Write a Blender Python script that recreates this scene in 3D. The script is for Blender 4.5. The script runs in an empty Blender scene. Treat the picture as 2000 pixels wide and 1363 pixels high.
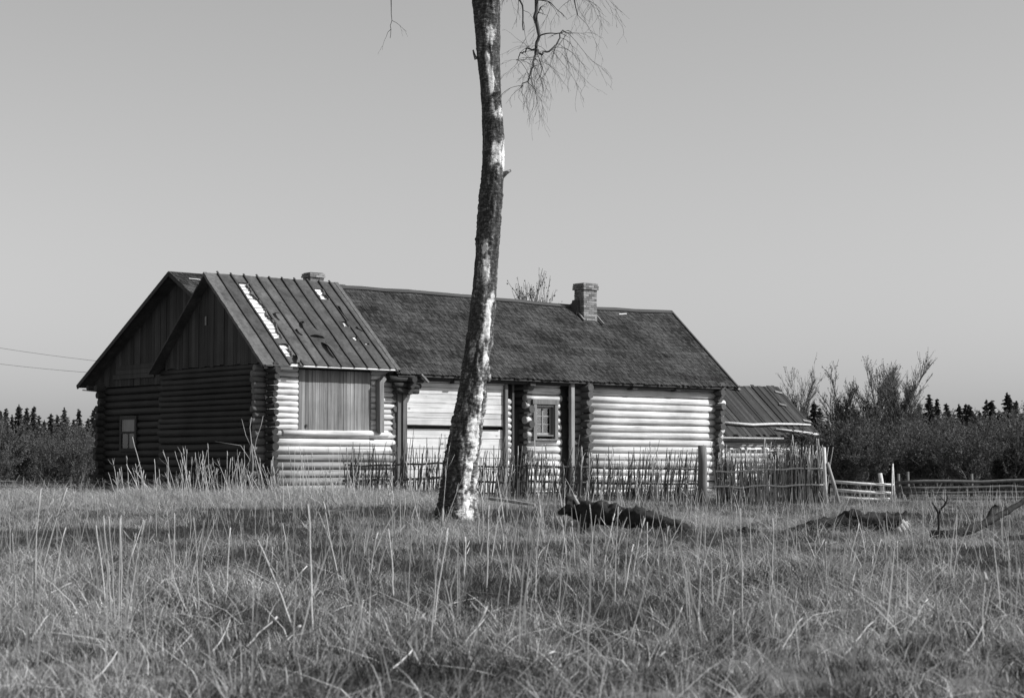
import bpy, math, random
import numpy as np
from mathutils import Vector, noise as mnoise

random.seed(7)
R = random.Random(11)
scene = bpy.context.scene
col = scene.collection
# ------------------------------------------------------------------ camera, sky, sun, exposure
EYE = 0.87
LENS_PX = 3600.0            # focal length in pixels of a 2000 pixel wide picture
PITCH = math.atan((905 - 681.5) / LENS_PX)
cam_data = bpy.data.cameras.new('camera')
cam_data.sensor_width = 36.0
cam_data.lens = 36.0 * LENS_PX / 2000.0
cam_data.clip_start = 0.1
cam_data.clip_end = 6000
cam_data.dof.use_dof = True
cam_data.dof.focus_distance = 42.0
cam_data.dof.aperture_fstop = 6.3
cam = bpy.data.objects.new('camera', cam_data)
cam.location = (0, 0, EYE)
cam.rotation_euler = (math.pi / 2 + PITCH, 0, 0)
col.objects.link(cam)
scene.camera = cam

SUN_AZ = math.radians(98)      # clockwise from +Y
SUN_EL = math.radians(38)
world = bpy.data.worlds.new('World')
scene.world = world
world.use_nodes = True
wn = world.node_tree
sky = wn.nodes.new('ShaderNodeTexSky')
sky.sky_type = 'NISHITA'
sky.sun_disc = False
sky.sun_elevation = SUN_EL
sky.sun_rotation = SUN_AZ
sky.air_density = 1.0
sky.dust_density = 1.2
sky.ozone_density = 1.0
# black and white film: grey made of the sky's red, green and (mostly) blue light
sepc = wn.nodes.new('ShaderNodeSeparateColor')
wn.links.new(sky.outputs[0], sepc.inputs[0])
acc = None
for ch_i, wt in enumerate((0.15, 0.35, 0.5)):
    mm = wn.nodes.new('ShaderNodeMath'); mm.operation = 'MULTIPLY_ADD'
    wn.links.new(sepc.outputs[ch_i], mm.inputs[0]); mm.inputs[1].default_value = wt
    if acc is not None: wn.links.new(acc, mm.inputs[2])
    else: mm.inputs[2].default_value = 0.0
    acc = mm.outputs[0]
bg = wn.nodes['Background']
bg.inputs[1].default_value = 0.105
wn.links.new(acc, bg.inputs[0])

sun_data = bpy.data.lights.new('sun', 'SUN')
sun_data.energy = 5.0
sun_data.angle = math.radians(0.53)
sun_data.color = (1, 1, 1)
sun = bpy.data.objects.new('sun', sun_data)
to_sun = Vector((math.sin(SUN_AZ) * math.cos(SUN_EL), math.cos(SUN_AZ) * math.cos(SUN_EL), math.sin(SUN_EL)))
sun.rotation_euler = to_sun.to_track_quat('Z', 'Y').to_euler()
sun.location = (30, -5, 40)
col.objects.link(sun)

scene.view_settings.view_transform = 'Standard'
scene.view_settings.look = 'None'
scene.view_settings.exposure = 0.28
scene.view_settings.gamma = 1.0
scene.render.engine = 'CYCLES'
scene.cycles.max_bounces = 5
scene.cycles.diffuse_bounces = 3
scene.cycles.glossy_bounces = 2
scene.cycles.transmission_bounces = 3
scene.cycles.transparent_max_bounces = 6
scene.cycles.use_denoising = True

# ------------------------------------------------------------------ helpers
def clamp(x, a=0.0, b=1.0): return max(a, min(b, x))
def smooth(a, b, x):
    t = clamp((x - a) / (b - a)); return t * t * (3 - 2 * t)

def ground_z(x, y):
    z = 0.03 * math.sin(x * 0.9 + 1.3) * math.sin(y * 0.45) + 0.02 * math.sin(x * 2.3 + y * 1.1)
    z -= 0.09 * smooth(14, 22, y)
    z += 0.16 * math.exp(-((y - 42) / 3.5) ** 2) * (1 - smooth(-3.0, 1.5, x))
    z -= 0.34 * smooth(6, 11, x) * smooth(44, 56, y)
    z -= 1.1 * smooth(70, 125, y)
    return z

def ray(px, py):
    a = (px - 1000) / LENS_PX; b = -(py - 681.5) / LENS_PX
    c, s = math.cos(PITCH), math.sin(PITCH)
    return Vector((a, c - b * s, s + b * c))
def at(px, py, Y):
    r = ray(px, py); k = Y / r.y
    return Vector((r.x * k, Y, EYE + r.z * k))
def on_ground(px, py):
    r = ray(px, py); k = -EYE / r.z
    for _ in range(12):
        k = (ground_z(r.x * k, r.y * k) - EYE) / r.z
    return Vector((r.x * k, r.y * k, ground_z(r.x * k, r.y * k)))

class MB:
    def __init__(s): s.v = []; s.f = []; s.tone = []; s.t = 0.5
    def vert(s, p): s.v.append(tuple(p)); s.tone.append(s.t); return len(s.v) - 1
    def quad(s, a, b, c, d):
        n = len(s.v)
        for p in (a, b, c, d): s.vert(p)
        s.f.append((n, n + 1, n + 2, n + 3))
    def box(s, x0, x1, y0, y1, z0, z1):
        n = len(s.v)
        for p in ((x0,y0,z0),(x1,y0,z0),(x1,y1,z0),(x0,y1,z0),(x0,y0,z1),(x1,y0,z1),(x1,y1,z1),(x0,y1,z1)): s.vert(p)
        for f in ((0,3,2,1),(4,5,6,7),(0,1,5,4),(1,2,6,5),(2,3,7,6),(3,0,4,7)): s.f.append(tuple(n + i for i in f))
        return s
    def hexa(s, P):
        n = len(s.v)
        for p in P: s.vert(p)
        for f in ((0,3,2,1),(4,5,6,7),(0,1,5,4),(1,2,6,5),(2,3,7,6),(3,0,4,7)): s.f.append(tuple(n + i for i in f))
        return s
    def beam(s, p, q, w, h, up=(0, 0, 1), jit=0.0):
        p = Vector(p); q = Vector(q); d = (q - p).normalized(); up = Vector(up)
        side = d.cross(up)
        if side.length < 1e-4: side = d.cross(Vector((1, 0, 0)))
        side.normalize(); u2 = side.cross(d).normalized()
        P = []
        for e in (p, q):
            for a, b in ((-1, -1), (1, -1), (1, 1), (-1, 1)):
                k = 1 + R.uniform(-jit, jit)
                P.append(e + side * a * w / 2 * k + u2 * b * h / 2 * k)
        n = len(s.v)
        for v in P: s.vert(v)
        for f in ((0,1,2,3),(7,6,5,4),(0,4,5,1),(1,5,6,2),(2,6,7,3),(3,7,4,0)): s.f.append(tuple(n + i for i in f))
        return s
    def tube(s, pts, rad, sides=8, cap=True, rough=0.0, rfreq=6.0, seed=0.0, uphint=None):
        pts = [Vector(p) for p in pts]; m = len(pts)
        n0 = len(s.v); ref = None
        for i, p in enumerate(pts):
            d = (pts[min(i + 1, m - 1)] - pts[max(i - 1, 0)])
            if d.length < 1e-9: d = Vector((0, 0, 1))
            d.normalize()
            if ref is None:
                ref = d.cross(Vector((0, 0, 1)) if abs(d.z) < .9 else Vector((1, 0, 0))).normalized()
            ref = (ref - d * ref.dot(d)).normalized()
            b = d.cross(ref)
            r = rad[i] if hasattr(rad, '__len__') else rad
            for k in range(sides):
                a = 2 * math.pi * k / sides
                n_ = ref * math.cos(a) + b * math.sin(a)
                rr = r
                if rough:
                    q = p + n_ * r
                    rr = r * (1 + rough * (mnoise.noise((q.x * rfreq + seed, q.y * rfreq, q.z * rfreq)) + .7 * mnoise.noise((q.x * rfreq * 3.1 + seed, q.y * rfreq * 3.1, q.z * rfreq * 3.1))))
                s.vert(p + n_ * rr)
        for i in range(m - 1):
            for k in range(sides):
                k2 = (k + 1) % sides
                s.f.append((n0 + i * sides + k, n0 + i * sides + k2, n0 + (i + 1) * sides + k2, n0 + (i + 1) * sides + k))
        if cap and sides > 2:
            s.f.append(tuple(n0 + k for k in reversed(range(sides))))
            s.f.append(tuple(n0 + (m - 1) * sides + k for k in range(sides)))
        return s
    def mesh(s, name, mat, smooth_shade=False, tone=False):
        me = bpy.data.meshes.new(name)
        me.from_pydata(s.v, [], s.f)
        if tone:
            at_ = me.attributes.new('tone', 'FLOAT', 'POINT'); at_.data.foreach_set('value', s.tone)
        me.materials.append(mat)
        if smooth_shade:
            me.polygons.foreach_set('use_smooth', [len(p.vertices) <= 4 for p in me.polygons])
        me.update()
        return me
    def build(s, name, mat, parent=None, smooth_shade=False, tone=False):
        return link(name, s.mesh(name, mat, smooth_shade, tone), parent)

def link(name, me, parent=None, loc=None, rot=None, scale=None):
    o = bpy.data.objects.new(name, me); col.objects.link(o)
    if parent is not None: o.parent = parent
    if loc is not None: o.location = loc
    if rot is not None: o.rotation_euler = rot
    if scale is not None: o.scale = scale
    return o
def tag(o, label=None, cat=None, group=None, kind=None):
    if label: o['label'] = label
    if cat: o['category'] = cat
    if group: o['group'] = group
    if kind: o['kind'] = kind
    return o
def thing(name, label, cat, loc=(0, 0, 0), rz=0.0, group=None):
    o = bpy.data.objects.new(name, None); col.objects.link(o)
    o.location = loc; o.rotation_euler = (0, 0, rz); o.empty_display_size = 0.2
    return tag(o, label, cat, group)

# ------------------------------------------------------------------ materials (the photograph is black and white)
def new_mat(name):
    m = bpy.data.materials.new(name); m.use_nodes = True
    nt = m.node_tree; nt.nodes.clear()
    out = nt.nodes.new('ShaderNodeOutputMaterial')
    return m, nt, out
def grey(v): return (v, v, v, 1)
def ramp(nt, stops, src):
    r = nt.nodes.new('ShaderNodeValToRGB'); el = r.color_ramp.elements
    while len(el) < len(stops): el.new(0.5)
    for e, (p, v) in zip(el, stops): e.position = p; e.color = grey(v)
    nt.links.new(src, r.inputs[0]); return r.outputs[0]
def noise_tex(nt, vec, scale, detail=5, rough=0.6, mscale=(1, 1, 1)):
    mp = nt.nodes.new('ShaderNodeMapping'); mp.inputs['Scale'].default_value = mscale
    nt.links.new(vec, mp.inputs[0])
    n = nt.nodes.new('ShaderNodeTexNoise'); n.inputs['Scale'].default_value = scale
    n.inputs['Detail'].default_value = detail; n.inputs['Roughness'].default_value = rough
    nt.links.new(mp.outputs[0], n.inputs['Vector']); return n.outputs['Fac']
def mul(nt, a, b, op='MULTIPLY'):
    m = nt.nodes.new('ShaderNodeMath'); m.operation = op
    for i, x in enumerate((a, b)):
        if isinstance(x, (int, float)): m.inputs[i].default_value = x
        else: nt.links.new(x, m.inputs[i])
    return m.outputs[0]
def finish(nt, out, colour, rough=0.85, bump=None, bstr=0.3, bdist=0.02, spec=0.2):
    b = nt.nodes.new('ShaderNodeBsdfPrincipled'); b.inputs['Roughness'].default_value = rough
    b.inputs['Specular IOR Level'].default_value = spec
    if isinstance(colour, (int, float)): b.inputs['Base Color'].default_value = grey(colour)
    else: nt.links.new(colour, b.inputs['Base Color'])
    if bump is not None:
        bp = nt.nodes.new('ShaderNodeBump'); bp.inputs['Strength'].default_value = bstr; bp.inputs['Distance'].default_value = bdist
        nt.links.new(bump, bp.inputs['Height']); nt.links.new(bp.outputs[0], b.inputs['Normal'])
    nt.links.new(b.outputs[0], out.inputs[0]); return b
def obj_random(nt):
    return nt.nodes.new('ShaderNodeObjectInfo').outputs['Random']
def coords(nt): return nt.nodes.new('ShaderNodeTexCoord').outputs['Object']

def wood(name, base, axis, var=0.35, crack=0.5, knots=False, piece=0.3):
    """weathered wood: grain runs along the given axis of the thing"""
    m, nt, out = new_mat(name); v = coords(nt)
    st = [14.0, 14.0, 14.0]; st[axis] = 0.55
    cr = [30.0, 30.0, 30.0]; cr[axis] = 0.7
    g = noise_tex(nt, v, 1.0, 6, 0.65, st)
    c = noise_tex(nt, v, 1.0, 3, 0.5, cr)
    big = noise_tex(nt, v, 0.9, 4, 0.6)
    k1 = ramp(nt, [(0.25, 1 - var), (0.75, 1 + var * 0.35)], g)
    k2 = ramp(nt, [(0.30, 1 - crack), (0.38, 1.0)], c)
    k3 = ramp(nt, [(0.3, 0.72), (0.7, 1.08)], big)
    t = mul(nt, mul(nt, k1, k2), k3)
    if knots:
        mp = nt.nodes.new('ShaderNodeMapping'); ks = [3.2, 3.2, 3.2]; ks[axis] = 1.9
        mp.inputs['Scale'].default_value = ks; nt.links.new(v, mp.inputs[0])
        vo = nt.nodes.new('ShaderNodeTexVoronoi'); vo.inputs['Scale'].default_value = 1.0
        nt.links.new(mp.outputs[0], vo.inputs['Vector'])
        t = mul(nt, t, ramp(nt, [(0.06, 0.25), (0.15, 1.0)], vo.outputs['Distance']))
    pr = ramp(nt, [(0, 1 - piece), (1, 1 + piece * 0.4)], obj_random(nt))
    t = mul(nt, mul(nt, t, pr), base)
    finish(nt, out, t, 0.8, mul(nt, g, k2), 0.5, 0.012, 0.25)
    return m
def plain(name, base, scale=8.0, var=0.4, bstr=0.4, tone=False, rough=0.9, mscale=(1, 1, 1), tspan=(0.6, 1.4), piece=0.0, stain=0.0):
    m, nt, out = new_mat(name); v = coords(nt)
    n = noise_tex(nt, v, scale, 6, 0.65, mscale)
    t = mul(nt, ramp(nt, [(0.25, 1 - var), (0.75, 1 + var)], n), base)
    if tone:
        a = nt.nodes.new('ShaderNodeAttribute'); a.attribute_name = 'tone'
        t = mul(nt, t, ramp(nt, [(0, tspan[0] / 2), (1, tspan[1] / 2)], a.outputs['Fac'])); t = mul(nt, t, 2.0)
    if piece: t = mul(nt, t, mul(nt, ramp(nt, [(0, (1 - piece) / 2), (1, (1 + piece) / 2)], obj_random(nt)), 2.0))
    if stain: t = mul(nt, t, mul(nt, ramp(nt, [(0.35, (1 - stain) / 2), (0.65, (1 + stain) / 2)], noise_tex(nt, v, 1.3, 5, 0.7)), 2.0))
    finish(nt, out, t, rough, n, bstr, 0.02, 0.15)
    return m
def leafy(name, lo, hi, trans=0.3, inst=0.25):
    """blades and leaves: tone per blade, a little translucent"""
    m, nt, out = new_mat(name)
    a = nt.nodes.new('ShaderNodeAttribute'); a.attribute_name = 'tone'
    c = ramp(nt, [(0, lo), (1, hi)], a.outputs['Fac'])
    pr = ramp(nt, [(0, 1 - inst), (1, 1.0)], obj_random(nt))
    c = mul(nt, c, pr)
    d = nt.nodes.new('ShaderNodeBsdfDiffuse'); tr = nt.nodes.new('ShaderNodeBsdfTranslucent')
    nt.links.new(c, d.inputs[0]); nt.links.new(c, tr.inputs[0])
    mx = nt.nodes.new('ShaderNodeMixShader'); mx.inputs[0].default_value = trans
    nt.links.new(d.outputs[0], mx.inputs[1]); nt.links.new(tr.outputs[0], mx.inputs[2])
    nt.links.new(mx.outputs[0], out.inputs[0]); return m

M = {}
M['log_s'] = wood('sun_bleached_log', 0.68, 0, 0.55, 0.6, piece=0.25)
M['log_t'] = wood('shade_toned_log', 0.05, 1, 0.45, 0.5)  # same wood as the lit logs, darkened in colour for the gable's shade
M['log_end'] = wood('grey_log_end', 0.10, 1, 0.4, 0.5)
M['log_end_s'] = wood('shade_toned_stub', 0.16, 0, 0.4, 0.5)  # corner stubs toned down so their shade sits in the wood colour
M['log_low'] = wood('darker_lower_log', 0.30, 0, 0.5, 0.55, piece=0.4)  # lower courses in a darker tone than the logs above
M['hewn'] = wood('hewn_timber', 0.66, 0, 0.34, 0.45, knots=True, piece=0.15)
M['board_z'] = wood('grey_vertical_board', 0.27, 2, 0.6, 0.6, piece=0.4)
M['gable_board'] = wood('shade_toned_gable_board', 0.065, 2, 0.45, 0.5, piece=0.45)  # board colour set dark to carry the shade on the gable
M['post'] = wood('brown_post', 0.15, 2, 0.45, 0.5)
M['pale_post'] = wood('pale_post', 0.42, 2, 0.4, 0.5)
M['lath'] = wood('pale_lath', 0.80, 0, 0.2, 0.3, piece=0.15)
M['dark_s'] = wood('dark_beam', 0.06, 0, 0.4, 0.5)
M['felt'] = plain('roofing_felt', 0.066, 9.0, 0.3, 0.4, rough=0.8, piece=0.28, stain=0.35)
M['felt_edge'] = plain('worn_felt_edge', 0.105, 14.0, 0.45, 0.4)
M['batten'] = plain('tarred_batten', 0.05, 14.0, 0.4, 0.4)
M['shingle'] = plain('mossy_shingle', 0.033, 7.0, 0.45, 0.5, tone=True, tspan=(0.35, 1.9))
M['roofboard'] = wood('grey_roof_board', 0.05, 1, 0.5, 0.5, piece=0.6)
M['brick'] = plain('grey_brick', 0.19, 22.0, 0.35, 0.5, piece=0.45)
M['mortar'] = plain('mortar', 0.06, 30.0, 0.3, 0.4)
M['paint'] = wood('weathered_window_frame', 0.34, 2, 0.3, 0.4)
M['casing'] = wood('grey_casing_board', 0.22, 2, 0.35, 0.4)
M['stick'] = plain('fence_stick', 0.10, 16.0, 0.5, 0.4)
M['stick_pale'] = plain('pale_fence_stick', 0.40, 16.0, 0.5, 0.4)
M['rail'] = plain('pale_rail', 0.52, 10.0, 0.3, 0.3)
M['rail_dark'] = plain('dark_rail', 0.11, 10.0, 0.4, 0.3)
M['fallen'] = plain('rotten_bark', 0.028, 16.0, 0.6, 1.0)
M['splinter'] = plain('broken_wood', 0.34, 20.0, 0.5, 0.6, mscale=(1, 6, 6))
M['soil'] = plain('soil_and_litter', 0.11, 3.0, 0.5, 0.5)
M['twig'] = plain('twig_bark', 0.075, 10.0, 0.4, 0.0)
M['far_twig'] = plain('grey_twig_bark', 0.12, 10.0, 0.4, 0.0)
M['fresh'] = leafy('young_grass', 0.024, 0.15, 0.25)
M['dry'] = leafy('dry_grass', 0.16, 0.62, 0.2)
M['stalk'] = leafy('dry_stalk', 0.42, 0.62, 0.05, 0.35)
M['needle'] = leafy('spruce_needles', 0.02, 0.055, 0.1)
M['bud'] = leafy('young_leaves', 0.045, 0.16, 0.3)
M['curtain'] = plain('white_curtain', 0.75, 6.0, 0.1, 0.1)
def pane_mat():
    m, nt, out = new_mat('window_glass')
    g = nt.nodes.new('ShaderNodeBsdfGlossy'); g.inputs['Roughness'].default_value = 0.03
    t = nt.nodes.new('ShaderNodeBsdfTransparent'); t.inputs[0].default_value = grey(0.85)
    f = nt.nodes.new('ShaderNodeFresnel'); f.inputs[0].default_value = 1.5
    mx = nt.nodes.new('ShaderNodeMixShader')
    nt.links.new(mul(nt, f.outputs[0], 1.6), mx.inputs[0]); nt.links.new(t.outputs[0], mx.inputs[1]); nt.links.new(g.outputs[0], mx.inputs[2])
    nt.links.new(mx.outputs[0], out.inputs[0]); return m
M['glass'] = pane_mat()
def bark_mat():
    m, nt, out = new_mat('birch_bark'); v = coords(nt)
    a = nt.nodes.new('ShaderNodeAttribute'); a.attribute_name = 'tone'
    fine = noise_tex(nt, v, 1.0, 5, 0.7, (16, 16, 30))
    vert = noise_tex(nt, v, 1.0, 4, 0.6, (26, 26, 5))
    lent = noise_tex(nt, v, 1.0, 3, 0.6, (5, 5, 60))
    k = mul(nt, a.outputs['Fac'], mul(nt, mul(nt, fine, 0.9), mul(nt, vert, 0.5), 'ADD'), 'ADD')
    k = mul(nt, k, mul(nt, lent, 0.35), 'ADD')
    c = ramp(nt, [(0.52, 0.030), (0.64, 0.11), (0.70, 0.30), (0.82, 0.66)], mul(nt, k, 0.62))
    finish(nt, out, c, 0.85, mul(nt, fine, vert), 0.9, 0.03, 0.15); return m
M['birch'] = bark_mat()

# ------------------------------------------------------------------ ground
def axis_pts(stops):
    pts = []
    for a, b, n in stops: pts += list(np.linspace(a, b, n, endpoint=False))
    return pts + [stops[-1][1]]
gx = axis_pts([(-3000, -60, 10), (-60, -16, 22), (-16, 18, 110), (18, 60, 22), (60, 3000, 10)])
gy = axis_pts([(-40, 4, 8), (4, 60, 150), (60, 130, 40), (130, 4000, 14)])
gm = MB()
for y in gy:
    for x in gx: gm.vert((x, y, ground_z(x, y)))
nx = len(gx)
for j in range(len(gy) - 1):
    for i in range(nx - 1): gm.f.append((j * nx + i, j * nx + i + 1, (j + 1) * nx + i + 1, (j + 1) * nx + i))
tag(gm.build('ground', M['soil'], None, True), 'meadow ground under dry and young grass', 'ground', kind='structure')

# ------------------------------------------------------------------ the log house (local axes: x along the long wall, y away from it)
TH = math.radians(49.55)
PHI = math.pi / 2 - TH
HX, HY = -7.15, 53.35
house = thing('log_house', 'long log house with torn felt and shingle roof behind the wattle fence', 'house', (HX, HY, 0), PHI)
def H(s, t, z=0.0):
    return Vector((HX + s * math.cos(PHI) - t * math.sin(PHI), HY + s * math.sin(PHI) + t * math.cos(PHI), z))

def one_log(parent, p, q, r, mat, name='log', sides=12):
    p = Vector(p); q = Vector(q); n = 5
    side = Vector((0, 0, 1))
    d = (q - p).normalized(); lat = d.cross(side)
    pts = []; rad = []
    tp = R.uniform(-0.06, 0.06)
    for i in range(n):
        k = i / (n - 1); w = 0.0 if i in (0, n - 1) else 1.0
        pts.append(p.lerp(q, k) + lat * R.uniform(-.008, .008) * w + side * R.uniform(-.008, .008) * w)
        rad.append(r * (1 + tp * (k - .5) + R.uniform(-.025, .025)))
    m = MB().tube(pts, rad, sides)
    return m.build(name, mat, parent, True)
def log_wall(parent, axis, a0, a1, other, zs, mat, holes=(), ext=(0.0, 0.0), overlap=1.005, jitter=0.02):
    """courses of round logs; zs = list of (centre height, radius); holes = (a0, a1, z0, z1)"""
    for i, (z, r) in enumerate(zs):
        segs = [(a0 - ext[0] + R.uniform(-jitter, jitter) * 2, a1 + ext[1] + R.uniform(-jitter, jitter) * 2)]
        for h0, h1, z0, z1 in holes:
            if z0 < z < z1:
                new = []
                for b0, b1 in segs:
                    if h0 > b0: new.append((b0, min(b1, h0)))
                    if h1 < b1: new.append((max(b0, h1), b1))
                segs = [q for q in new if q[1] - q[0] > 0.05]
        for b0, b1 in segs:
            dz = R.uniform(-.006, .006)
            if axis == 0: p, q = (b0, other, z + dz), (b1, other, z + dz)
            else: p, q = (other, b0, z + dz), (other, b1, z + dz)
            one_log(parent, p, q, r * overlap * R.uniform(.96, 1.04), mat)
def courses(z0, z1, pitch):
    n = max(1, round((z1 - z0) / pitch)); p = (z1 - z0) / n
    return [(z0 + p * (i + .5), p / 2) for i in range(n)]

MB().box(.1, 4.7, .07, .11, -.2, 3.7).build('inner_wall', M['dark_s'], house)
MB().box(.12, .16, .12, 5.6, -.2, 3.7).build('inner_wall', M['dark_s'], house)
MB().box(12.5, 18.8, .07, .11, -.2, 3.62).build('inner_wall', M['dark_s'], house)
# block A: felt roofed end with log gable
csA = courses(-.23, 1.84, 0.23) + courses(1.84, 3.72, 0.172)
csA_off = [(z + .09, r) for z, r in csA]
log_wall(house, 0, 0.0, 4.75, 0.0, [c for c in csA if c[0] > 1.2], M['log_s'], holes=[(1.1, 3.74, 1.80, 3.9)], jitter=.01)
log_wall(house, 0, 0.0, 4.75, 0.0, [c for c in csA if c[0] <= 1.2], M['log_low'], jitter=.01)
log_wall(house, 0, -.42, -.03, 0.0, csA, M['log_end_s'], jitter=.03)
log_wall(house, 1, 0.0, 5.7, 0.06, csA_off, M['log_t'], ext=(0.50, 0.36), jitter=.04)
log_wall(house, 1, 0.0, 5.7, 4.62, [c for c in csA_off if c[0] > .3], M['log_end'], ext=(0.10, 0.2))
# dwelling M: hewn wall, recess, window wall, log room
hz = -0.15
hew = [0.44, 0.40, 0.36, 0.28, 0.32, 0.30]
for i, h in enumerate(hew):
    m = MB().box(5.0, 8.98, -.02 + R.uniform(-.012, .012), .2, hz + .008, hz + h - .008); hz += h
    m.build('timber', M['hewn'], house)
hz = 2.06
for i, h in enumerate([0.22, 0.16, 0.30, 0.29, 0.20, 0.14]):
    y0 = -.05 + R.uniform(-.01, .01)
    m = MB().box(5.0, 8.98, y0, .2, hz + .006, hz + h - .006); hz += h
    m.build('timber', M['hewn'], house)
MB().box(4.98, 9.0, .22, .26, 0, 3.7).build('inner_wall', M['dark_s'], house)
MB().box(5.0, 9.0, -.10, .16, hz + .012, hz + .14).build('timber', M['hewn'], house)
MB().box(5.05, 8.9, -.16, -.06, 2.035, 2.052).build('drip_board', M['dark_s'], house)
for s0, s1, t0, mt in ((4.68, 4.84, -.17, 'post'), (4.845, 5.0, -.22, 'post'), (8.99, 9.10, -.16, 'post'), (11.72, 11.86, -.30, 'pale_post')):
    m = MB(); m.beam(((s0 + s1) / 2, t0 + .07, -.05), ((s0 + s1) / 2, t0 + .07, 3.5), s1 - s0, .13, (0, 1, 0), .04); m.build('post', M[mt], house)
# logs beyond the hewn wall, then the recess
log_wall(house, 0, 9.1, 9.36, 0.06, courses(-.2, 2.95, .2), M['log_s'])
MB().box(9.36, 9.44, -.06, 1.3, 0, 3.7).build('recess_wall', M['dark_s'], house)
MB().box(9.44, 10.1, 1.25, 1.33, 0, 3.7).build('recess_wall', M['dark_s'], house)
MB().box(9.50, 9.66, .62, .78, 0, 3.5).build('post', M['post'], house)
for i in range(5):
    MB().box(9.68 + i * .09, 9.765 + i * .09, .42 + R.uniform(0, .015), .46, 0.1, 2.6 + R.uniform(-.05, .05)).build('board', M['gable_board'], house)
csW = courses(-.235, 3.6, .235)
csW_off = [(z + .11, r) for z, r in csW]
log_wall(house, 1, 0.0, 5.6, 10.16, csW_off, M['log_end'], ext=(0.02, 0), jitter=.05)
WIN = (10.38, 11.22, 1.76, 2.78)
log_wall(house, 0, 10.16, 11.52, 0.10, csW, M['log_s'], holes=[WIN], ext=(.12, 0), jitter=.03)
MB().box(10.2, 12.4, .24, .28, 0, 1.76).build('inner_wall', M['dark_s'], house)
MB().box(10.2, 12.4, .24, .28, 2.79, 3.7).build('inner_wall', M['dark_s'], house)
MB().box(11.3, 12.4, .24, .28, 1.76, 2.79).build('inner_wall', M['dark_s'], house)
csM = courses(-.242, 3.62, .242)
csM_off = [(z + .12, r) for z, r in csM]
log_wall(house, 0, 12.42, 19.05, 0.0, csM, M['log_s'], ext=(0, .22), jitter=.04)
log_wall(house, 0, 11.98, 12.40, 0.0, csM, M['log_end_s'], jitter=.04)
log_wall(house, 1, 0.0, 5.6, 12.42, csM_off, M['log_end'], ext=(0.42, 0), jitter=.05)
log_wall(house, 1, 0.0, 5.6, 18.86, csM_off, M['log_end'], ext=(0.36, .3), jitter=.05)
MB().box(0.2, 18.8, 5.5, 5.62, 0, 3.7).build('rear_wall', M['dark_s'], house)
# wall plates and purlin ends under the eaves
one_log(house, (4.3, -.14, 3.52), (19.2, -.14, 3.50), .10, M['dark_s'], 'wall_plate')
for k, (z, e) in enumerate(((3.06, .40), (3.24, .52), (3.42, .62))):
    one_log(house, (4.98, .3, z), (4.98, -e, z), .10, M['log_t'], 'bracket_log')  # bracket logs also take the shade-darkened log colour
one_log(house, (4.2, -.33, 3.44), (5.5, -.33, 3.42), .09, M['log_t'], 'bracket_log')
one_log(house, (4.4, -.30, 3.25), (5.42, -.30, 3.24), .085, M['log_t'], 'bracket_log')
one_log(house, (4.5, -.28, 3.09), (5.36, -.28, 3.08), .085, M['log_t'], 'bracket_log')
MB().beam((5.30, -.50, 3.60), (5.58, -.50, 3.36), .10, .05).build('bracket_board', M['board_z'], house)
for s in (6.75, 9.9, 14.5, 16.6):
    MB().box(s, s + .22, -.34, .1, 3.38, 3.47).build('beam_end', M['dark_s'], house)

# window of the dwelling
w = thing('window', None, None); w.parent = house
w0, w1, z0, z1 = WIN
for nm, b in (('casing', (w0 - .11, w0 + .02, -.075, -.035, z0 - .09, z1 + .02)), ('casing', (w1 - .02, w1 + .11, -.075, -.035, z0 - .09, z1 + .02)),
              ('casing', (w0 - .15, w1 + .15, -.085, -.030, z1 + .021, z1 + .18)), ('sill', (w0 - .14, w1 + .14, -.11, .02, z0 - .135, z0 - .091))):
    MB().box(*b).build(nm, M['casing'], w)
for b in ((w0 + .0, w0 + .045, -.03, .23, z0, z1), (w1 - .06, w1 + .0, -.03, .23, z0, z1), (w0 + .046, w1 - .061, -.03, .23, z1 - .05, z1), (w0 + .046, w1 - .061, -.03, .23, z0, z0 + .05)):
    MB().box(*b).build('jamb', M['casing'], w)
f0, f1, g0, g1 = w0 + .047, w1 - .062, z0 + .051, z1 - .051
fr = MB()
for b in ((f0, f0 + .05, g0, g1), (f1 - .05, f1, g0, g1), (f0 + .051, f1 - .051, g0, g0 + .06), (f0 + .051, f1 - .051, g1 - .06, g1)): fr.box(b[0], b[1], .10, .14, b[2], b[3])
fr.build('frame', M['paint'], w)
cx = (f0 + f1) / 2; zt = g0 + (g1 - g0) * .66
MB().box(cx - .028, cx + .028, .095, .135, g0 + .061, g1 - .061).build('mullion', M['paint'], w)
for a, b in ((f0 + .051, cx - .029), (cx + .029, f1 - .051)):
    MB().box(a, b, .105, .13, zt - .018, zt + .018).build('glazing_bar', M['paint'], w)
    MB().box(a, b, .105, .13, g0 + .33, g0 + .352).build('glazing_bar', M['paint'], w)
    MB().box(a, b, .116, .120, g0 + .061, g1 - .061).build('pane', M['glass'], w)
MB().box(w0 - .2, w1 + .2, .8, .83, z0 - .3, z1 + .3).build('inner_wall', M['dark_s'], w)
for (a, b, zb, lean) in ((f0 + .06, f0 + .21, g0 + .10, .04), (cx + .02, cx + .13, g0 + .12, -.03)):
    c = MB(); n = 7
    for i in range(n + 1):
        x = a + (b - a) * i / n
        yy = .20 + .018 * math.sin(i * 2.1)
        c.vert((x + lean, yy, zb)); c.vert((x, yy, g1 - .05))
    for i in range(n): c.f.append((2 * i, 2 * i + 2, 2 * i + 3, 2 * i + 1))
    c.build('curtain', M['curtain'], w, True)

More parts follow.
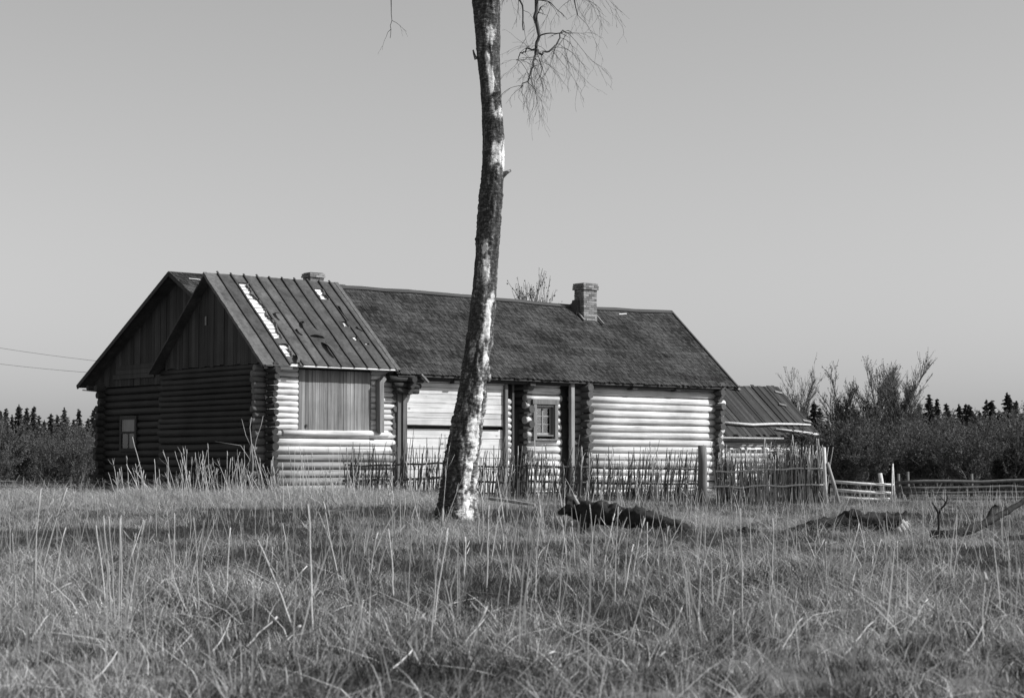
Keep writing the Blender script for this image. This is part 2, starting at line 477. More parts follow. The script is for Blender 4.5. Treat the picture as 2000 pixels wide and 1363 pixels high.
# boarded opening of block A
PB = (1.12, 3.72)
x = PB[0]; MB().box(1.06, 3.78, -.02, .03, 1.82, 3.715).build('backing_board', M['dark_s'], house)
while x < PB[1] - .03:
    wd = R.uniform(.10, .15); e = min(x + wd, PB[1])
    t0 = -.055 + R.uniform(-.008, .008)
    MB().box(x + .004, e - .004, t0, -.021, 1.85 + R.uniform(-.03, .02), 3.62).build('board', M['board_z'], house); x = e
one_log(house, (0.55, -.075, 1.75), (4.35, -.075, 1.77), .095, M['log_s'], 'log')
m = MB(); m.beam((3.98, -.20, 1.80), (3.96, -.20, 3.34), .15, .22, (0, 1, 0), .05); m.build('door_post', M['board_z'], house)
m = MB(); m.beam((3.97, -.21, 3.30), (4.10, -.24, 3.46), .14, .16, (0, 1, 0), .12); m.build('door_post', M['pale_post'], house)
m = MB(); m.box(1.36, 1.42, -.085, -.066, 1.93, 2.02); m.build('latch', M['batten'], house)
MB().box(.30, .72, -.34, -.28, 3.60, 3.68).build('eave_lath', M['lath'], house)

# gable boards of block A
RA = dict(te=-.45, ze=3.72, tr=2.85, zr=6.60)
def roof_z(rf, t):
    k = (rf['zr'] - rf['ze']) / (rf['tr'] - rf['te'])
    return rf['zr'] - abs(t - rf['tr']) * k
t = .05
while t < 5.62:
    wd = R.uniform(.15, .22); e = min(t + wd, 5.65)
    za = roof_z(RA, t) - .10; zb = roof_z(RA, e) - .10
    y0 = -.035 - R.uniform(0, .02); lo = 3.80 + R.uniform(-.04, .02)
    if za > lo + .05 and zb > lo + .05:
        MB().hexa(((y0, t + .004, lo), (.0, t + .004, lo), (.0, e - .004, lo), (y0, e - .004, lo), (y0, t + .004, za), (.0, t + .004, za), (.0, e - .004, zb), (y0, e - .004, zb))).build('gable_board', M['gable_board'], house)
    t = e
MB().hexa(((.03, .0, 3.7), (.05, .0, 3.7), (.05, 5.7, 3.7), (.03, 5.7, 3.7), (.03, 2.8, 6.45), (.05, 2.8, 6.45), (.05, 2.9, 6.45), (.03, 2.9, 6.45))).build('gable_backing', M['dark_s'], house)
MB().box(-.07, -.058, 3.18, 3.27, 5.05, 5.32).build('patch_board', M['board_z'], house)

# roof of block A: laths, felt strips, battens
SL = Vector((0, RA['tr'] - RA['te'], RA['zr'] - RA['ze'])); LEN = SL.length; SD = SL.normalized()
NRM = Vector((0, -SD.z, SD.y))
def on_slope(s, d, h=0.0):          # d metres up the slope from the eave, h above it
    return Vector((s, RA['te'], RA['ze'])) + SD * d + NRM * h
d = -0.03
while d < LEN - .22:
    wd = R.uniform(.13, .20)
    MB().hexa([on_slope(a, b, h) for h in (-.045, -.02) for a, b in ((-.36 + R.uniform(-.02, .02), d), (4.48 + R.uniform(-.02, .02), d), (4.48, d + wd), (-.36, d + wd))]).build('lath', M['lath'], house)
    d += wd + R.uniform(.022, .05)
MB().hexa([on_slope(a, b, h) for h in (-.09, -.06) for a, b in ((-.30, .1), (4.40, .1), (4.40, LEN), (-.30, LEN))]).build('roof_deck', M['dark_s'], house)
ledge = MB().hexa([Vector((a, b, roof_z(RA, b) + h)) for h in (-.06, 0) for a, b in ((-.36, 6.15), (-.36, 2.86), (4.48, 2.86), (4.48, 6.15))])
ledge.build('rear_roof_slope', M['felt'], house)
bat = [-.34, .10, .56, 1.02, 1.50, 1.93, 2.40, 2.86, 3.34, 3.78, 4.20, 4.46]
def hole(k, fs, d):
    """True where the felt has torn away; fs 0..1 across the strip"""
    n = .22 * mnoise.noise((d * 3.1, k * 7.7, 0)) + .10 * mnoise.noise((d * 11, k, 3))
    if k == 2:
        if d > 3.95: return False
        gap = mnoise.noise((d * 2.3 + 4, 5, 1))
        return fs < .80 + 1.3 * n - (.85 if gap > .36 else 0) - (.22 if d < .8 else 0)
    if k == 8:
        return (3.40 < d < 3.95 and .08 < fs < .72 + n) or (2.0 < d < 2.25 and .45 + n < fs < .8) or (1.35 < d < 1.52 and .5 + n < fs < .8)
    if k == 9: return (1.1 < d < 1.22 and .2 < fs < .5)
    return False
for k in range(len(bat) - 1):
    a, b = bat[k], bat[k + 1]; nxs, nd = 12, 110
    m = MB(); idx = {}
    ph = R.uniform(0, 20); d0 = -.05 if k < 2 else R.choice((-.05, .0, .015, .02))
    for j in range(nd + 1):
        dd = d0 + (LEN + .01 - d0) * j / nd
        for i in range(nxs + 1):
            fs = i / nxs
            h = .004 + .012 * (mnoise.noise((fs * 2 + ph, dd * 1.7, k)) + .5) * math.sin(math.pi * fs) + .006 * mnoise.noise((fs * 7, dd * 7, k * 3.0))
            if hole(k, min(1, fs + .12), dd) or hole(k, max(0, fs - .12), dd): h += .025 + .05 * abs(mnoise.noise((fs * 5, dd * 5, k)))
            if k == 5 and 1.0 < dd < 1.9: h += .06 * math.sin((dd - 1.0) / .9 * math.pi) * fs
            idx[i, j] = m.vert(on_slope(a + (b - a) * fs, dd, h))
    for j in range(nd):
        for i in range(nxs):
            if not hole(k, (i + .5) / nxs, d0 + (LEN + .01 - d0) * (j + .5) / nd):
                m.f.append((idx[i, j], idx[i + 1, j], idx[i + 1, j + 1], idx[i, j + 1]))
    m.build('felt_strip', M['felt'], house, True)
for k, s in enumerate(bat[1:-1]):
    m = MB(); pts = [on_slope(s + R.uniform(-.012, .012), -.02 + (LEN + R.uniform(.02, .09)) * i / 6, .028 + (.015 if i == 6 else 0)) for i in range(7)]
    for p, q in zip(pts, pts[1:]): m.beam(p, q, .05, .035, NRM)
    m.build('batten', M['batten'], house)
for s0, s1 in ((-.40, -.28), (4.40, 4.53)):
    m = MB(); n = 26; pv = None
    for i in range(n + 1):
        dd = -.05 + (LEN + .06) * i / n
        j0, j1 = R.uniform(-.012, .012), R.uniform(-.012, .012)
        r = [m.vert(on_slope(s0 + j0, dd, -.07)), m.vert(on_slope(s0 + j0, dd, .022)), m.vert(on_slope(s1 + j1, dd, .026)), m.vert(on_slope(s1 + j1, dd, -.07))]
        if pv:
            for q in range(3): m.f.append((pv[q], pv[q + 1], r[q + 1], r[q]))
        pv = r
    m.build('verge_strip', M['felt_edge'], house)
for (s, d, L_, wd, ang) in ((1.62, 1.75, .34, .14, .5), (1.0, .45, .42, .2, -.4), (1.98, 1.52, .55, .20, 1.2), (2.30, 1.15, .75, .17, .1), (3.86, 3.1, .75, .15, .1), (4.0, 2.05, .3, .12, .8), (1.22, 2.5, .35, .12, .3), (2.0, 2.1, .3, .1, -.2)):
    m = MB(); n = 6; pv = None
    for i in range(n + 1):
        k = i / n
        c_s = s + math.sin(ang) * L_ * k; c_d = d - math.cos(ang) * L_ * k
        h = .02 + .13 * math.sin(k * 2.2); ww = wd * (1 - .6 * k) / 2
        r = [m.vert(on_slope(c_s - ww * math.cos(ang), c_d - ww * math.sin(ang), h + .03)), m.vert(on_slope(c_s + ww * math.cos(ang), c_d + ww * math.sin(ang), h - .015))]
        if pv: m.f.append((pv[0], pv[1], r[1], r[0]))
        pv = r
    m.build('felt_flap', M['felt'], house, True)

# shingle roofs
def shingles(parent, s0, s1, rf, pitch, wmin, wmax, sag=lambda s: 0.0, side=-1, name='shingles'):
    tr, zr, te, ze = rf['tr'], rf['zr'], rf['te'], rf['ze']
    if side > 0: te = 2 * tr - te
    sl = Vector((0, tr - te, zr - ze)); L_ = sl.length; sd = sl.normalized(); nr = Vector((0, -sd.z, sd.y)) if side < 0 else Vector((0, sd.z, abs(sd.y)))
    if nr.z < 0: nr = -nr
    base = Vector((0, te, ze)); m = MB(); row = 0; d = 0.0
    while d < L_ - .02:
        s = s0 - R.uniform(0, .05); streak = R.uniform(-.12, .12)
        while s < s1:
            wd = R.uniform(wmin, wmax); e = min(s + wd, s1 + R.uniform(0, .03))
            lo = d + R.uniform(-.03, .02); hi = min(lo + pitch * 2.1, L_ + .01); th = R.uniform(.014, .034)
            m.t = clamp(.5 + streak + .55 * mnoise.noise((s * .7, d * 1.5, 2)) + R.uniform(-.30, .30))
            def P(a, b, h): 
                v = base + sd * b + nr * h; return (a, v.y, v.z + sag(a) * (b / L_ * .7 + .3))
            g = .006; tl = R.uniform(-.012, .012)
            a0, a1 = s + g, e - g
            n = len(m.v)
            for p in (P(a0, lo, -.01), P(a1, lo + tl, -.01), P(a0, lo, th), P(a1, lo + tl, th + R.uniform(-.006, .006)), P(a0, hi, .004), P(a1, hi, .004)): m.vert(p)
            m.f += [(n, n + 1, n + 3, n + 2), (n + 2, n + 3, n + 5, n + 4), (n, n + 2, n + 4), (n + 1, n + 5, n + 3)]
            s = e
        d += pitch; row += 1
    return tag(m.build(name, M['shingle'], parent, False, True), kind='stuff')
RM = dict(te=-.45, ze=3.58, tr=2.85, zr=6.48)
def sagM(s): return .045 * math.sin((s - 4.6) / 15 * math.pi * 2) - .03 * math.sin((s - 4.6) / 15 * math.pi) + .012 * math.sin(s * 2.7)
shingles(house, 4.45, 19.6, RM, .178, .075, .135, sagM)
def roof_sheet(parent, s0, s1, rf, drop, th, mat, name, both=True, sag=lambda s: 0.0, n=12):
    for sgn in ((-1, 1) if both else (-1,)):
        m = MB(); pv = None
        te = rf['te'] + .03 if sgn < 0 else 2 * rf['tr'] - rf['te']
        for i in range(n + 1):
            s = s0 + (s1 - s0) * i / n
            r = [m.vert((s, a, b)) for a, b in ((te, rf['ze'] - drop + .3 * sag(s)), (rf['tr'], rf['zr'] - drop + sag(s)), (rf['tr'], rf['zr'] - drop - th + sag(s)), (te, rf['ze'] - drop - th + .3 * sag(s)))]
            if pv:
                for q in range(4): m.f.append((pv[q], pv[(q + 1) % 4], r[(q + 1) % 4], r[q]))
            else: m.f.append(tuple(r))
            pv = r
        m.f.append(tuple(reversed(pv)))
        m.build(name, mat, parent)
roof_sheet(house, 4.5, 19.52, RM, .03, .04, M['dark_s'], 'roof_deck', sag=sagM)
for s in (19.57,):      # verge board at the far gable
    for sg in (-1, 1):
        te = RM['te'] - .03 if sg < 0 else 2 * RM['tr'] - RM['te']
        MB().beam((s, te, RM['ze'] - .035 + .3 * sagM(s)), (s, RM['tr'], RM['zr'] - .005 + sagM(s)), .07, .14, (0, 0, 1)).build('verge_board', M['gable_board'], house)
m = MB(); pts = [Vector((4.5 + 15.1 * i / 16, RM['tr'], RM['zr'] + .012 + sagM(4.5 + 15.1 * i / 16))) for i in range(17)]
for p, q in zip(pts, pts[1:]): m.beam(p + Vector((0, -.07, -.02)), q + Vector((0, -.07, -.02)), .18, .03, (0, -.6, .75))
m.build('ridge_board', M['dark_s'], house)
m = MB(); pts = [Vector((4.55 + 6.0 * i / 6, RM['tr'] + .04, RM['zr'] + .04 + sagM(4.55 + 6.0 * i / 6))) for i in range(7)]
m.tube(pts, .03, 6); m.build('ridge_pole', M['pale_post'], house)
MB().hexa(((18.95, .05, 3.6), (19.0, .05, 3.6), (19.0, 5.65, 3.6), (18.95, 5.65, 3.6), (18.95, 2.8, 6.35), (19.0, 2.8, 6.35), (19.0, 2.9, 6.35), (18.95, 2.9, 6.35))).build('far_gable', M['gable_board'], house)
m = MB(); q0 = Vector((16.6, 2.55, 0)); q0.z = roof_z(RM, 2.55) + .06 + sagM(16.6); m.beam(q0, q0 + Vector((.42, .05, .04)), .07, .03); m.build('loose_lath', M['lath'], house)

# brick chimneys
def chimney(parent, s0, s1, t0, t1, zb, zt, name='chimney', cap=3):
    c = thing(name, None, None); c.parent = parent
    BH = .078; z = zb; row = 0
    MB().box(s0 + .02, s1 - .02, t0 + .02, t1 - .02, zb, zt - .01).build('mortar_core', M['mortar'], c)
    n = int((zt - zb) / BH)
    while row < n:
        o = (.045 if n - row <= cap and n - row > 1 else .02 if n - row <= cap else 0.0)
        if n - row == 1: o = .03
        a0, a1, b0, b1 = s0 - o, s1 + o, t0 - o, t1 + o
        def lay(lo, hi, off):
            cuts = [lo]; x = lo + off
            while x < hi - .06:
                if x > lo + .05: cuts.append(x)
                x += .255
            return list(zip(cuts, cuts[1:] + [hi]))
        off = .13 if row % 2 else .255
        for p, q in lay(a0, a1, off):
            for y0, y1 in ((b0, b0 + .12), (b1 - .12, b1)):
                j = R.uniform(-.008, .008)
                MB().box(p + .005, q - .005, y0 + j, y1 + j, z + .005, z + BH - .005).build('brick', M['brick'], c)
        for p, q in lay(b0 + .122, b1 - .122, off):
            for x0, x1 in ((a0, a0 + .12), (a1 - .12, a1)):
                j = R.uniform(-.008, .008)
                MB().box(x0 + j, x1 + j, p + .005, q - .005, z + .005, z + BH - .005).build('brick', M['brick'], c)
        z += BH; row += 1
    return c
ch = chimney(house, 14.60, 15.24, 2.22, 2.72, 5.80, 7.22)
MB().beam((14.52, 2.10, roof_z(RM, 2.10) + .05), (14.52, 2.80, roof_z(RM, 2.80) + .05), .06, .05).build('flashing_board', M['board_z'], ch)
MB().beam((15.34, 1.98, roof_z(RM, 1.98) + .05), (15.34, 2.80, roof_z(RM, 2.80) + .05), .06, .05).build('flashing_board', M['board_z'], ch)
MB().hexa(((14.42, 2.4, 6.1), (14.60, 2.4, 6.1), (14.60, 2.75, 6.3), (14.42, 2.75, 6.3), (14.54, 2.45, 6.62), (14.60, 2.45, 6.62), (14.60, 2.75, 6.62), (14.54, 2.75, 6.62))).build('mortar_flare', M['mortar'], ch)

# ------------------------------------------------------------------ the tall building behind
barn = thing('log_barn', 'tall dark log building with small gable window behind the felt roofed block', 'barn', tuple(H(3.5, 5.9)), PHI)
RB = dict(te=-.55, ze=4.48, tr=4.9, zr=7.48)       # barn local: x along ridge from its gable, y from its near wall
csB = courses(-.4, 3.62, .25)
BW = (7.86, 8.92, 1.38, 2.50)
MB().box(.12, .16, .3, 7.8, -.3, 3.6).build('inner_wall', M['dark_s'], barn)
MB().box(.12, .16, 8.98, 10.3, -.3, 3.6).build('inner_wall', M['dark_s'], barn)
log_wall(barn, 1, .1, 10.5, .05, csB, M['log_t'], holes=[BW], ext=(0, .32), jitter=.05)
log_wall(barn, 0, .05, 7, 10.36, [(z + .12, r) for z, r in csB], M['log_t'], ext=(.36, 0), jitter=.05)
MB().box(.1, 7, .1, .25, -.1, 4.7).build('near_wall', M['dark_s'], barn)
MB().box(6.9, 7, .25, 10.3, -.1, 3.7).build('rear_wall', M['dark_s'], barn)
kB = (7.48 - 3.62) / 6.9
t = .2
while t < 11.0:
    wd = R.uniform(.18, .26); e = t + wd
    def zz(q): return 7.30 - abs(q - 4.9) * kB
    lo = 3.66
    if min(zz(t), zz(e)) > lo + .06:
        y0 = -.02 - R.uniform(0, .02)
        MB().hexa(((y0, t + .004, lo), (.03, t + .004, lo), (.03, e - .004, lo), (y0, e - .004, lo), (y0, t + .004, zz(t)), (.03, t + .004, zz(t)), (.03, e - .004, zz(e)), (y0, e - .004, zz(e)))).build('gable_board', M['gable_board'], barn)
    t = e
for i in range(3):
    MB().box(-.085, -.05, 6.6, 9.6 - .25 * i, 3.92 + .17 * i, 4.08 + .17 * i).build('patch_board', M['gable_board'], barn)
for sg in (-1, 1):
    te = 11.55 if sg > 0 else -.35
    ze = 7.48 - abs(te - 4.9) * kB
    m = MB(); m.hexa(((-.45, te, ze - .08), (7.0, te, ze - .08), (7.0, 4.9, 7.40), (-.45, 4.9, 7.40), (-.45, te, ze), (7.0, te, ze), (7.0, 4.9, 7.48), (-.45, 4.9, 7.48)))
    m.build('roof_slope', M['felt'] if sg > 0 else M['dark_s'], barn)
    MB().beam((-.50, te, ze - .06), (-.50, 4.9, 7.43), .05, .15).build('verge_board', M['gable_board'], barn)
shingles(barn, -.5, 6.9, dict(te=-.35, ze=7.50 - 5.25 * kB, tr=4.9, zr=7.50), .19, .08, .14)
for i, (a, b) in enumerate(((-.1, .4), (.05, .3))):
    MB().beam((a + .05, 4.35 - .35 * i, 7.48 - (.55 + .35 * i) * kB + .07), (b + .35, 4.30 - .35 * i, 7.48 - (.6 + .35 * i) * kB + .07), .10, .02).build('loose_lath', M['lath'], barn)
MB().beam((-.3, 11.5, 3.60), (1.0, 9.3, 3.35), .05, .04).build('hanging_pole', M['pale_post'], barn)
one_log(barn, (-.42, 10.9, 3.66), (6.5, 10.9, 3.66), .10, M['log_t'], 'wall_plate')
w = thing('window', None, None); w.parent = barn
y0, y1, z0, z1 = BW
for b in ((y0 - .08, y0 + .05, z0 - .08, z1 + .08), (y1 - .05, y1 + .08, z0 - .08, z1 + .08), (y0 + .052, y1 - .052, z1 - .04, z1 + .09), (y0 + .052, y1 - .052, z0 - .09, z0 + .04), (y0 + .052, y1 - .052, z0 + .56, z0 + .64)):
    MB().box(-.11, -.06, b[0], b[1], b[2], b[3]).build('casing', M['dark_s'], w)
MB().box(-.075, -.069, y0 + .053, y1 - .053, z0 + .641, z1 - .041).build('pane', M['paint'], w)  # opaque grey stands in for sky mirrored in the upper pane
MB().box(-.075, -.069, y0 + .053, y1 - .053, z0 + .041, z0 + .559).build('pane', M['glass'], w)
MB().box(-.10, -.065, (y0 + y1) / 2 - .02, (y0 + y1) / 2 + .02, z0 + .041, z0 + .559).build('glazing_bar', M['casing'], w)
MB().box(.25, .28, y0 - .1, y1 + .1, z0 - .1, z1 + .1).build('inner_wall', M['dark_s'], w)
chimney(barn, 5.25, 5.85, 4.7, 5.2, 7.2, 7.86, cap=2)

# ------------------------------------------------------------------ small shed past the far end
shed = thing('log_shed', 'low log shed with sagging board roof past the far end of the house', 'shed', tuple(H(20.4, 3.1)), PHI)
RC = dict(te=0.0, ze=1.96, tr=2.3, zr=4.0)
log_wall(shed, 0, .2, 7.4, .5, courses(-.35, 2.12, .2), M['log_s'], jitter=.06)
log_wall(shed, 1, .5, 4.4, 7.3, courses(-.35, 2.1, .2), M['log_end'], ext=(.25, .2))
SLc = Vector((0, 2.3, 2.04)); LC = SLc.length; SDc = SLc.normalized(); NC = Vector((0, -SDc.z, SDc.y))
def on_c(s, d, h): return Vector((s, 0, 1.96)) + SDc * d + NC * h
s = 1.2
while s < 7.85:
    wd = R.uniform(.14, .24); sk = R.uniform(-.04, .04); sag = -.04 * math.sin(s / 8 * math.pi)
    h = R.uniform(0, .035); lo = R.uniform(-.12, .05); hi = LC + R.uniform(-.03, .06)
    m = MB().hexa([on_c(a + (sk if b > 1 else 0), b, h + q + sag) for q in (0, .028) for a, b in ((s, lo), (s + wd - .012, lo), (s + wd - .012, hi), (s, hi))])
    m.build('roof_board', M['roofboard'] if 'roofboard' in M else M['felt'], shed); s += wd
MB().hexa([on_c(a, b, h) for h in (-.08, -.05) for a, b in ((1.0, .1), (7.8, .1), (7.8, LC), (1.0, LC))]).build('roof_deck', M['dark_s'], shed)
MB().hexa(((.5, 2.3, 3.92), (7.85, 2.3, 3.92), (7.85, 4.6, 1.9), (.5, 4.6, 1.9), (.5, 2.3, 3.98), (7.85, 2.3, 3.98), (7.85, 4.6, 1.96), (.5, 4.6, 1.96))).build('rear_roof_slope', M['felt'], shed)
m = MB(); m.tube([on_c(2.6, .62, .10), on_c(4.2, .50, .11), on_c(5.6, .58, .11), on_c(7.0, .60, .10), on_c(7.7, .56, .12)], [.05, .055, .05, .045, .03], 8); m.build('roof_pole', M['rail'], shed, True)
m = MB(); m.tube([on_c(5.4, .30, .09), on_c(6.6, .16, .09), on_c(7.8, -.02, .09)], [.04, .05, .05], 8); m.build('roof_pole', M['rail'], shed, True)
for (a, b, c_) in ((7.45, 2.7, .35), (7.0, 1.9, .35), (4.9, 2.85, .5), (1.9, .75, .45), (7.6, .9, .4), (3.1, 2.6, .3)):
    m = MB(); m.beam(on_c(a, b, .075), on_c(a + c_, b - .10, .075), .12, .025, NC); m.build('patch_board', M['board_z'], shed)
m = MB(); m.beam(on_c(1.0, -.12, -.03), on_c(5.6, -.12, -.03), .05, .06); m.build('eave_board', M['pale_post'], shed)

# ------------------------------------------------------------------ wattle fences
def stick_mesh(seed, mat, fork):
    r = random.Random(seed); m = MB()
    pts = []; x = y = 0
    for i in range(6):
        k = i / 5
        pts.append((x, y, k)); x += r.uniform(-.022, .022); y += r.uniform(-.022, .022)
    m.tube(pts, [.016 * (1 - .55 * i / 5) for i in range(6)], 5)
    if fork:
        p = Vector(pts[3]); m.tube([p, p + Vector((r.uniform(-.08, .08), .0, .12)), p + Vector((r.uniform(-.14, .14), .0, .30))], [.008, .006, .003], 3)
    return m.mesh('stick', mat, True)
def fence(name, label, A, B, n, hmin, hmax, mats, tilt, rails, group=None, layers=1, lowfrac=0.0):
    A = Vector(A); B = Vector(B); d = B - A; nrm = Vector((-d.y, d.x)).normalized()
    f = thing(name, label, 'fence', (A.x, A.y, ground_z(A.x, A.y)), 0, group)
    ms = [stick_mesh(i * 13 + n, mats[i % len(mats)], i % 2 == 0) for i in range(12)]
    o0 = Vector((A.x, A.y, ground_z(A.x, A.y)))
    for i in range(n):
        k = clamp((i + R.uniform(-.45, .45)) / (n - 1)); p = A + d * k + nrm * (R.choice((-.035, .03)) + R.uniform(-.015, .015))
        z = ground_z(p.x, p.y); h = R.uniform(hmin, hmax)
        if R.random() < .12: h *= R.uniform(1.05, 1.22)
        if R.random() < lowfrac: h *= R.uniform(.5, .8)
        th = R.uniform(.75, 1.4)
        lean = R.gauss(tilt, .07)
        link('stick', R.choice(ms), f, Vector((p.x, p.y, z - .05)) - o0, (R.gauss(0, .03), lean, R.uniform(0, 6.28) if abs(lean) < .02 else R.uniform(-.4, .4)), (th, th, h))
    if nrm.y > 0: nrm = -nrm
    for zr, mt, rr, a, b in rails:
        m = MB(); pts = []
        for i in range(9):
            k = a + (b - a) * i / 8; p = A + d * k + nrm * (.075 if mt == 'rail' else 0)
            pts.append(Vector((p.x, p.y, ground_z(p.x, p.y) + zr + R.uniform(-.025, .025))) - o0)
        m.tube(pts, rr, 6); m.build('rail', M[mt], f, True)
    return f
fence('wattle_fence', 'loose dark wattle fence of thin sticks in front of the house', (-4.2, 46.6), (-1.0, 45.6), 165, .9, 1.62, [M['stick']], .04,
      ((.55, 'rail_dark', .035, -.02, 1.02), (.92, 'rail_dark', .028, .0, .98), (.25, 'rail_dark', .025, 0, 1)), lowfrac=.3)
fence('wattle_fence', 'open wattle fence of leaning sticks below the dwelling window', (-.95, 45.6), (4.65, 45.9), 285, .95, 1.46, [M['stick'], M['stick'], M['stick_pale']], .09,
      ((.48, 'rail_dark', .03, 0, 1), (.86, 'rail_dark', .026, 0, 1), (.20, 'rail_dark', .022, 0, 1)), lowfrac=.25)
fence('wattle_fence', 'dense pale wattle fence between the thick post and the gate', (4.95, 44.6), (7.35, 43.3), 290, 1.05, 1.42, [M['stick_pale'], M['stick_pale'], M['stick']], .03,
      ((.42, 'rail', .026, -.02, 1.0), (.80, 'rail', .022, .0, 1.0)), lowfrac=.15)
p = on_ground(1370, 973); p.y = 45.4; p.x = (1370 - 1000) / 3600 * 45.4; p.z = ground_z(p.x, p.y)
m = MB(); m.tube([(0, 0, -.1), (.01, 0, .5), (.02, 0, 1.0), (.015, 0, 1.44)], [.125, .115, .11, .105], 14, rough=.12)
tag(link('fence_post', m.mesh('fence_post', M['post'], True), None, p), 'thick round grey post standing at the end of the loose wattle fence', 'post')
p = Vector((2.95, 44.3, ground_z(2.95, 44.3)))
m = MB(); m.tube([(0, 0, -.1), (0, 0, .1), (.02, 0, .3), (.02, .01, .40)], [.17, .14, .125, .12], 14, rough=.2)
tag(link('stump', m.mesh('stump', M['fallen'], True), None, p), 'short dark tree stump at the foot of the wattle fence', 'stump')
# leaning corner posts of the dense fence
for (dx, hh, ln, mt, lab) in ((7.30, 1.30, -.03, 'rail', 'upright pale corner post where the dense wattle fence ends'), (7.62, .95, -.28, 'pale_post', 'leaning prop against the end of the dense wattle fence')):
    m = MB(); m.tube([(0, 0, -.1), (ln * .5, 0, hh * .5), (ln, 0, hh)], [.05, .045, .04], 8, rough=.1)
    y = 43.0; tag(link('fence_post' if hh > 1 else 'fence_prop', m.mesh('fence_post', M[mt], True), None, (dx, y, ground_z(dx, y))), lab, 'post')
# pale rail gate and the dark rail fence
YG = 52.0
gate = thing('rail_gate', 'pale three rail gate beside the dense wattle fence', 'gate', (at(1622, 978, YG).x, YG, 0))
gx0 = gate.location.x
def gp(px, py, dy=0.0): q = at(px, py, YG + dy); return Vector((q.x - gx0, dy, q.z))
for (a, b, r) in (((1620, 940), (1745, 947), .045), ((1622, 956), (1743, 963), .05), ((1624, 972), (1738, 976), .07)):
    m = MB(); m.tube([gp(*a), gp((a[0] + b[0]) / 2, (a[1] + b[1]) / 2 + 1), gp(*b)], [r, r * .95, r * .85], 8, rough=.1); m.build('rail', M['rail'], gate, True)
m = MB(); q = gp(1724, 990, .09); m.tube([(q.x, .09, -.5), (q.x - .02, .09, .3), (gp(1720, 924).x, .09, gp(1720, 924).z)], [.07, .065, .06], 8, rough=.1); m.build('post', M['rail'], gate, True)
m = MB(); q = gp(1748, 990, .1); m.tube([(q.x, .1, -.5), (gp(1745, 905).x, .1, gp(1745, 905).z)], [.035, .025], 6); m.build('stake', M['stick_pale'], gate, True)
m = MB(); q = gp(1741, 990, -.08); m.tube([(q.x, -.08, -.5), (gp(1742, 910).x, -.08, gp(1742, 910).z)], [.03, .02], 6); m.build('stake', M['stick_pale'], gate, True)
YF = 54.0
rf = thing('rail_fence', 'dark pole fence running along the thicket beyond the gate', 'fence', (at(1755, 978, YF).x, YF, 0))
fx0 = rf.location.x
def fp(px, py, dy=0.0): q = at(px, py, YF + dy); return Vector((q.x - fx0, dy, q.z))
for (a, b, r) in (((1750, 941), (2080, 938), .05), ((1750, 952), (2080, 951), .05), ((1755, 962), (2080, 960), .045), ((1750, 972), (2080, 973), .05)):
    m = MB(); m.tube([fp(a[0] + (b[0] - a[0]) * i / 6, a[1] + (b[1] - a[1]) * i / 6 + R.uniform(-2, 2)) for i in range(7)], r, 7, rough=.1); m.build('rail', M['rail_dark'], rf, True)
for x_ in (1758, 1775, 1900, 2010, 2070):
    h_ = fp(x_ + R.uniform(-4, 4), R.uniform(915, 932), .12)
    m = MB(); m.tube([(fp(x_, 980).x, .12, -.6), (h_.x, .12, h_.z)], [.06, .045], 6); m.build('stake', M['rail_dark'], rf, True)
lf = thing('rail_fence', 'low old pole fence in the grass beyond the tall dark building', 'fence', (at(60, 960, 62).x, 62, 0))
for (a, b, r) in (((-60, 938), (215, 942), .04), ((-60, 950), (215, 952), .04)):
    m = MB(); m.tube([at(a[0] + (b[0] - a[0]) * i / 5, a[1] + R.uniform(-1.5, 1.5) + (b[1] - a[1]) * i / 5, 62) - lf.location for i in range(6)], r, 6); m.build('rail', M['rail_dark'], lf, True)
for x_ in (-40, 70, 150):
    q = at(x_, 928, 62.1) - lf.location; m = MB(); m.tube([(q.x, .1, -.3), (q.x + .02, .1, q.z)], .045, 6); m.build('stake', M['rail_dark'], lf, True)

# ------------------------------------------------------------------ birch in front of the house
BY = 30.0
SC = LENS_PX / BY
birch = thing('birch_tree', 'tall leaning birch with peeling white bark and bare drooping twigs', 'birch tree', (at(893, 1010, BY).x, BY, ground_z(at(893, 1010, BY).x, BY)))
bz0 = birch.location.z; bx0 = birch.location.x
prof = [(1030, 885, 92), (1010, 888, 84), (985, 892, 74), (950, 897, 68), (900, 901, 66), (850, 908, 62), (800, 917, 56), (750, 924, 53), (700, 931, 51), (650, 938, 50), (600, 943, 50), (550, 947, 47), (500, 951, 46), (450, 954, 46),
        (400, 957, 46), (350, 961, 45), (300, 963, 42), (250, 962, 41), (200, 960, 40), (150, 957, 42), (100, 953, 46), (60, 951, 50), (0, 949, 53), (-40, 948, 56)]
zs_ = [EYE + (905 - y) / SC * (1.0 + .0) - bz0 for y, _, _ in prof]
xs_ = [(x - 1000) / SC - bx0 for _, x, _ in prof]; rs_ = [w_ / SC / 2 for _, _, w_ in prof]
white = [  # (z pixel, x side -1..1, half height px, half width, strength)
    (960, .55, 62, .38, .62), (880, .5, 40, .45, .35), (800, .55, 60, .32, .55), (700, .5, 60, .30, .48), (630, .55, 45, .30, .50), (585, .5, 20, .4, .45), (520, -.05, 22, .32, .75), (480, -.2, 16, .25, .6), (545, .1, 18, .5, .2),
    (310, .55, 22, .5, .85), (283, .5, 12, .45, .75), (215, .45, 14, .5, .55), (175, .35, 26, .3, .7), (140, .1, 34, .28, .55), (110, -.1, 20, .25, .55), (60, .2, 30, .4, .3), (690, -.35, 22, .25, .28), (840, -.1, 10, .5, .1)]
tm = MB(); NS, NR = 64, 420
ztop = zs_[-1]
def trunk_c(z):
    return np.interp(z, zs_, xs_), np.interp(z, zs_, rs_)
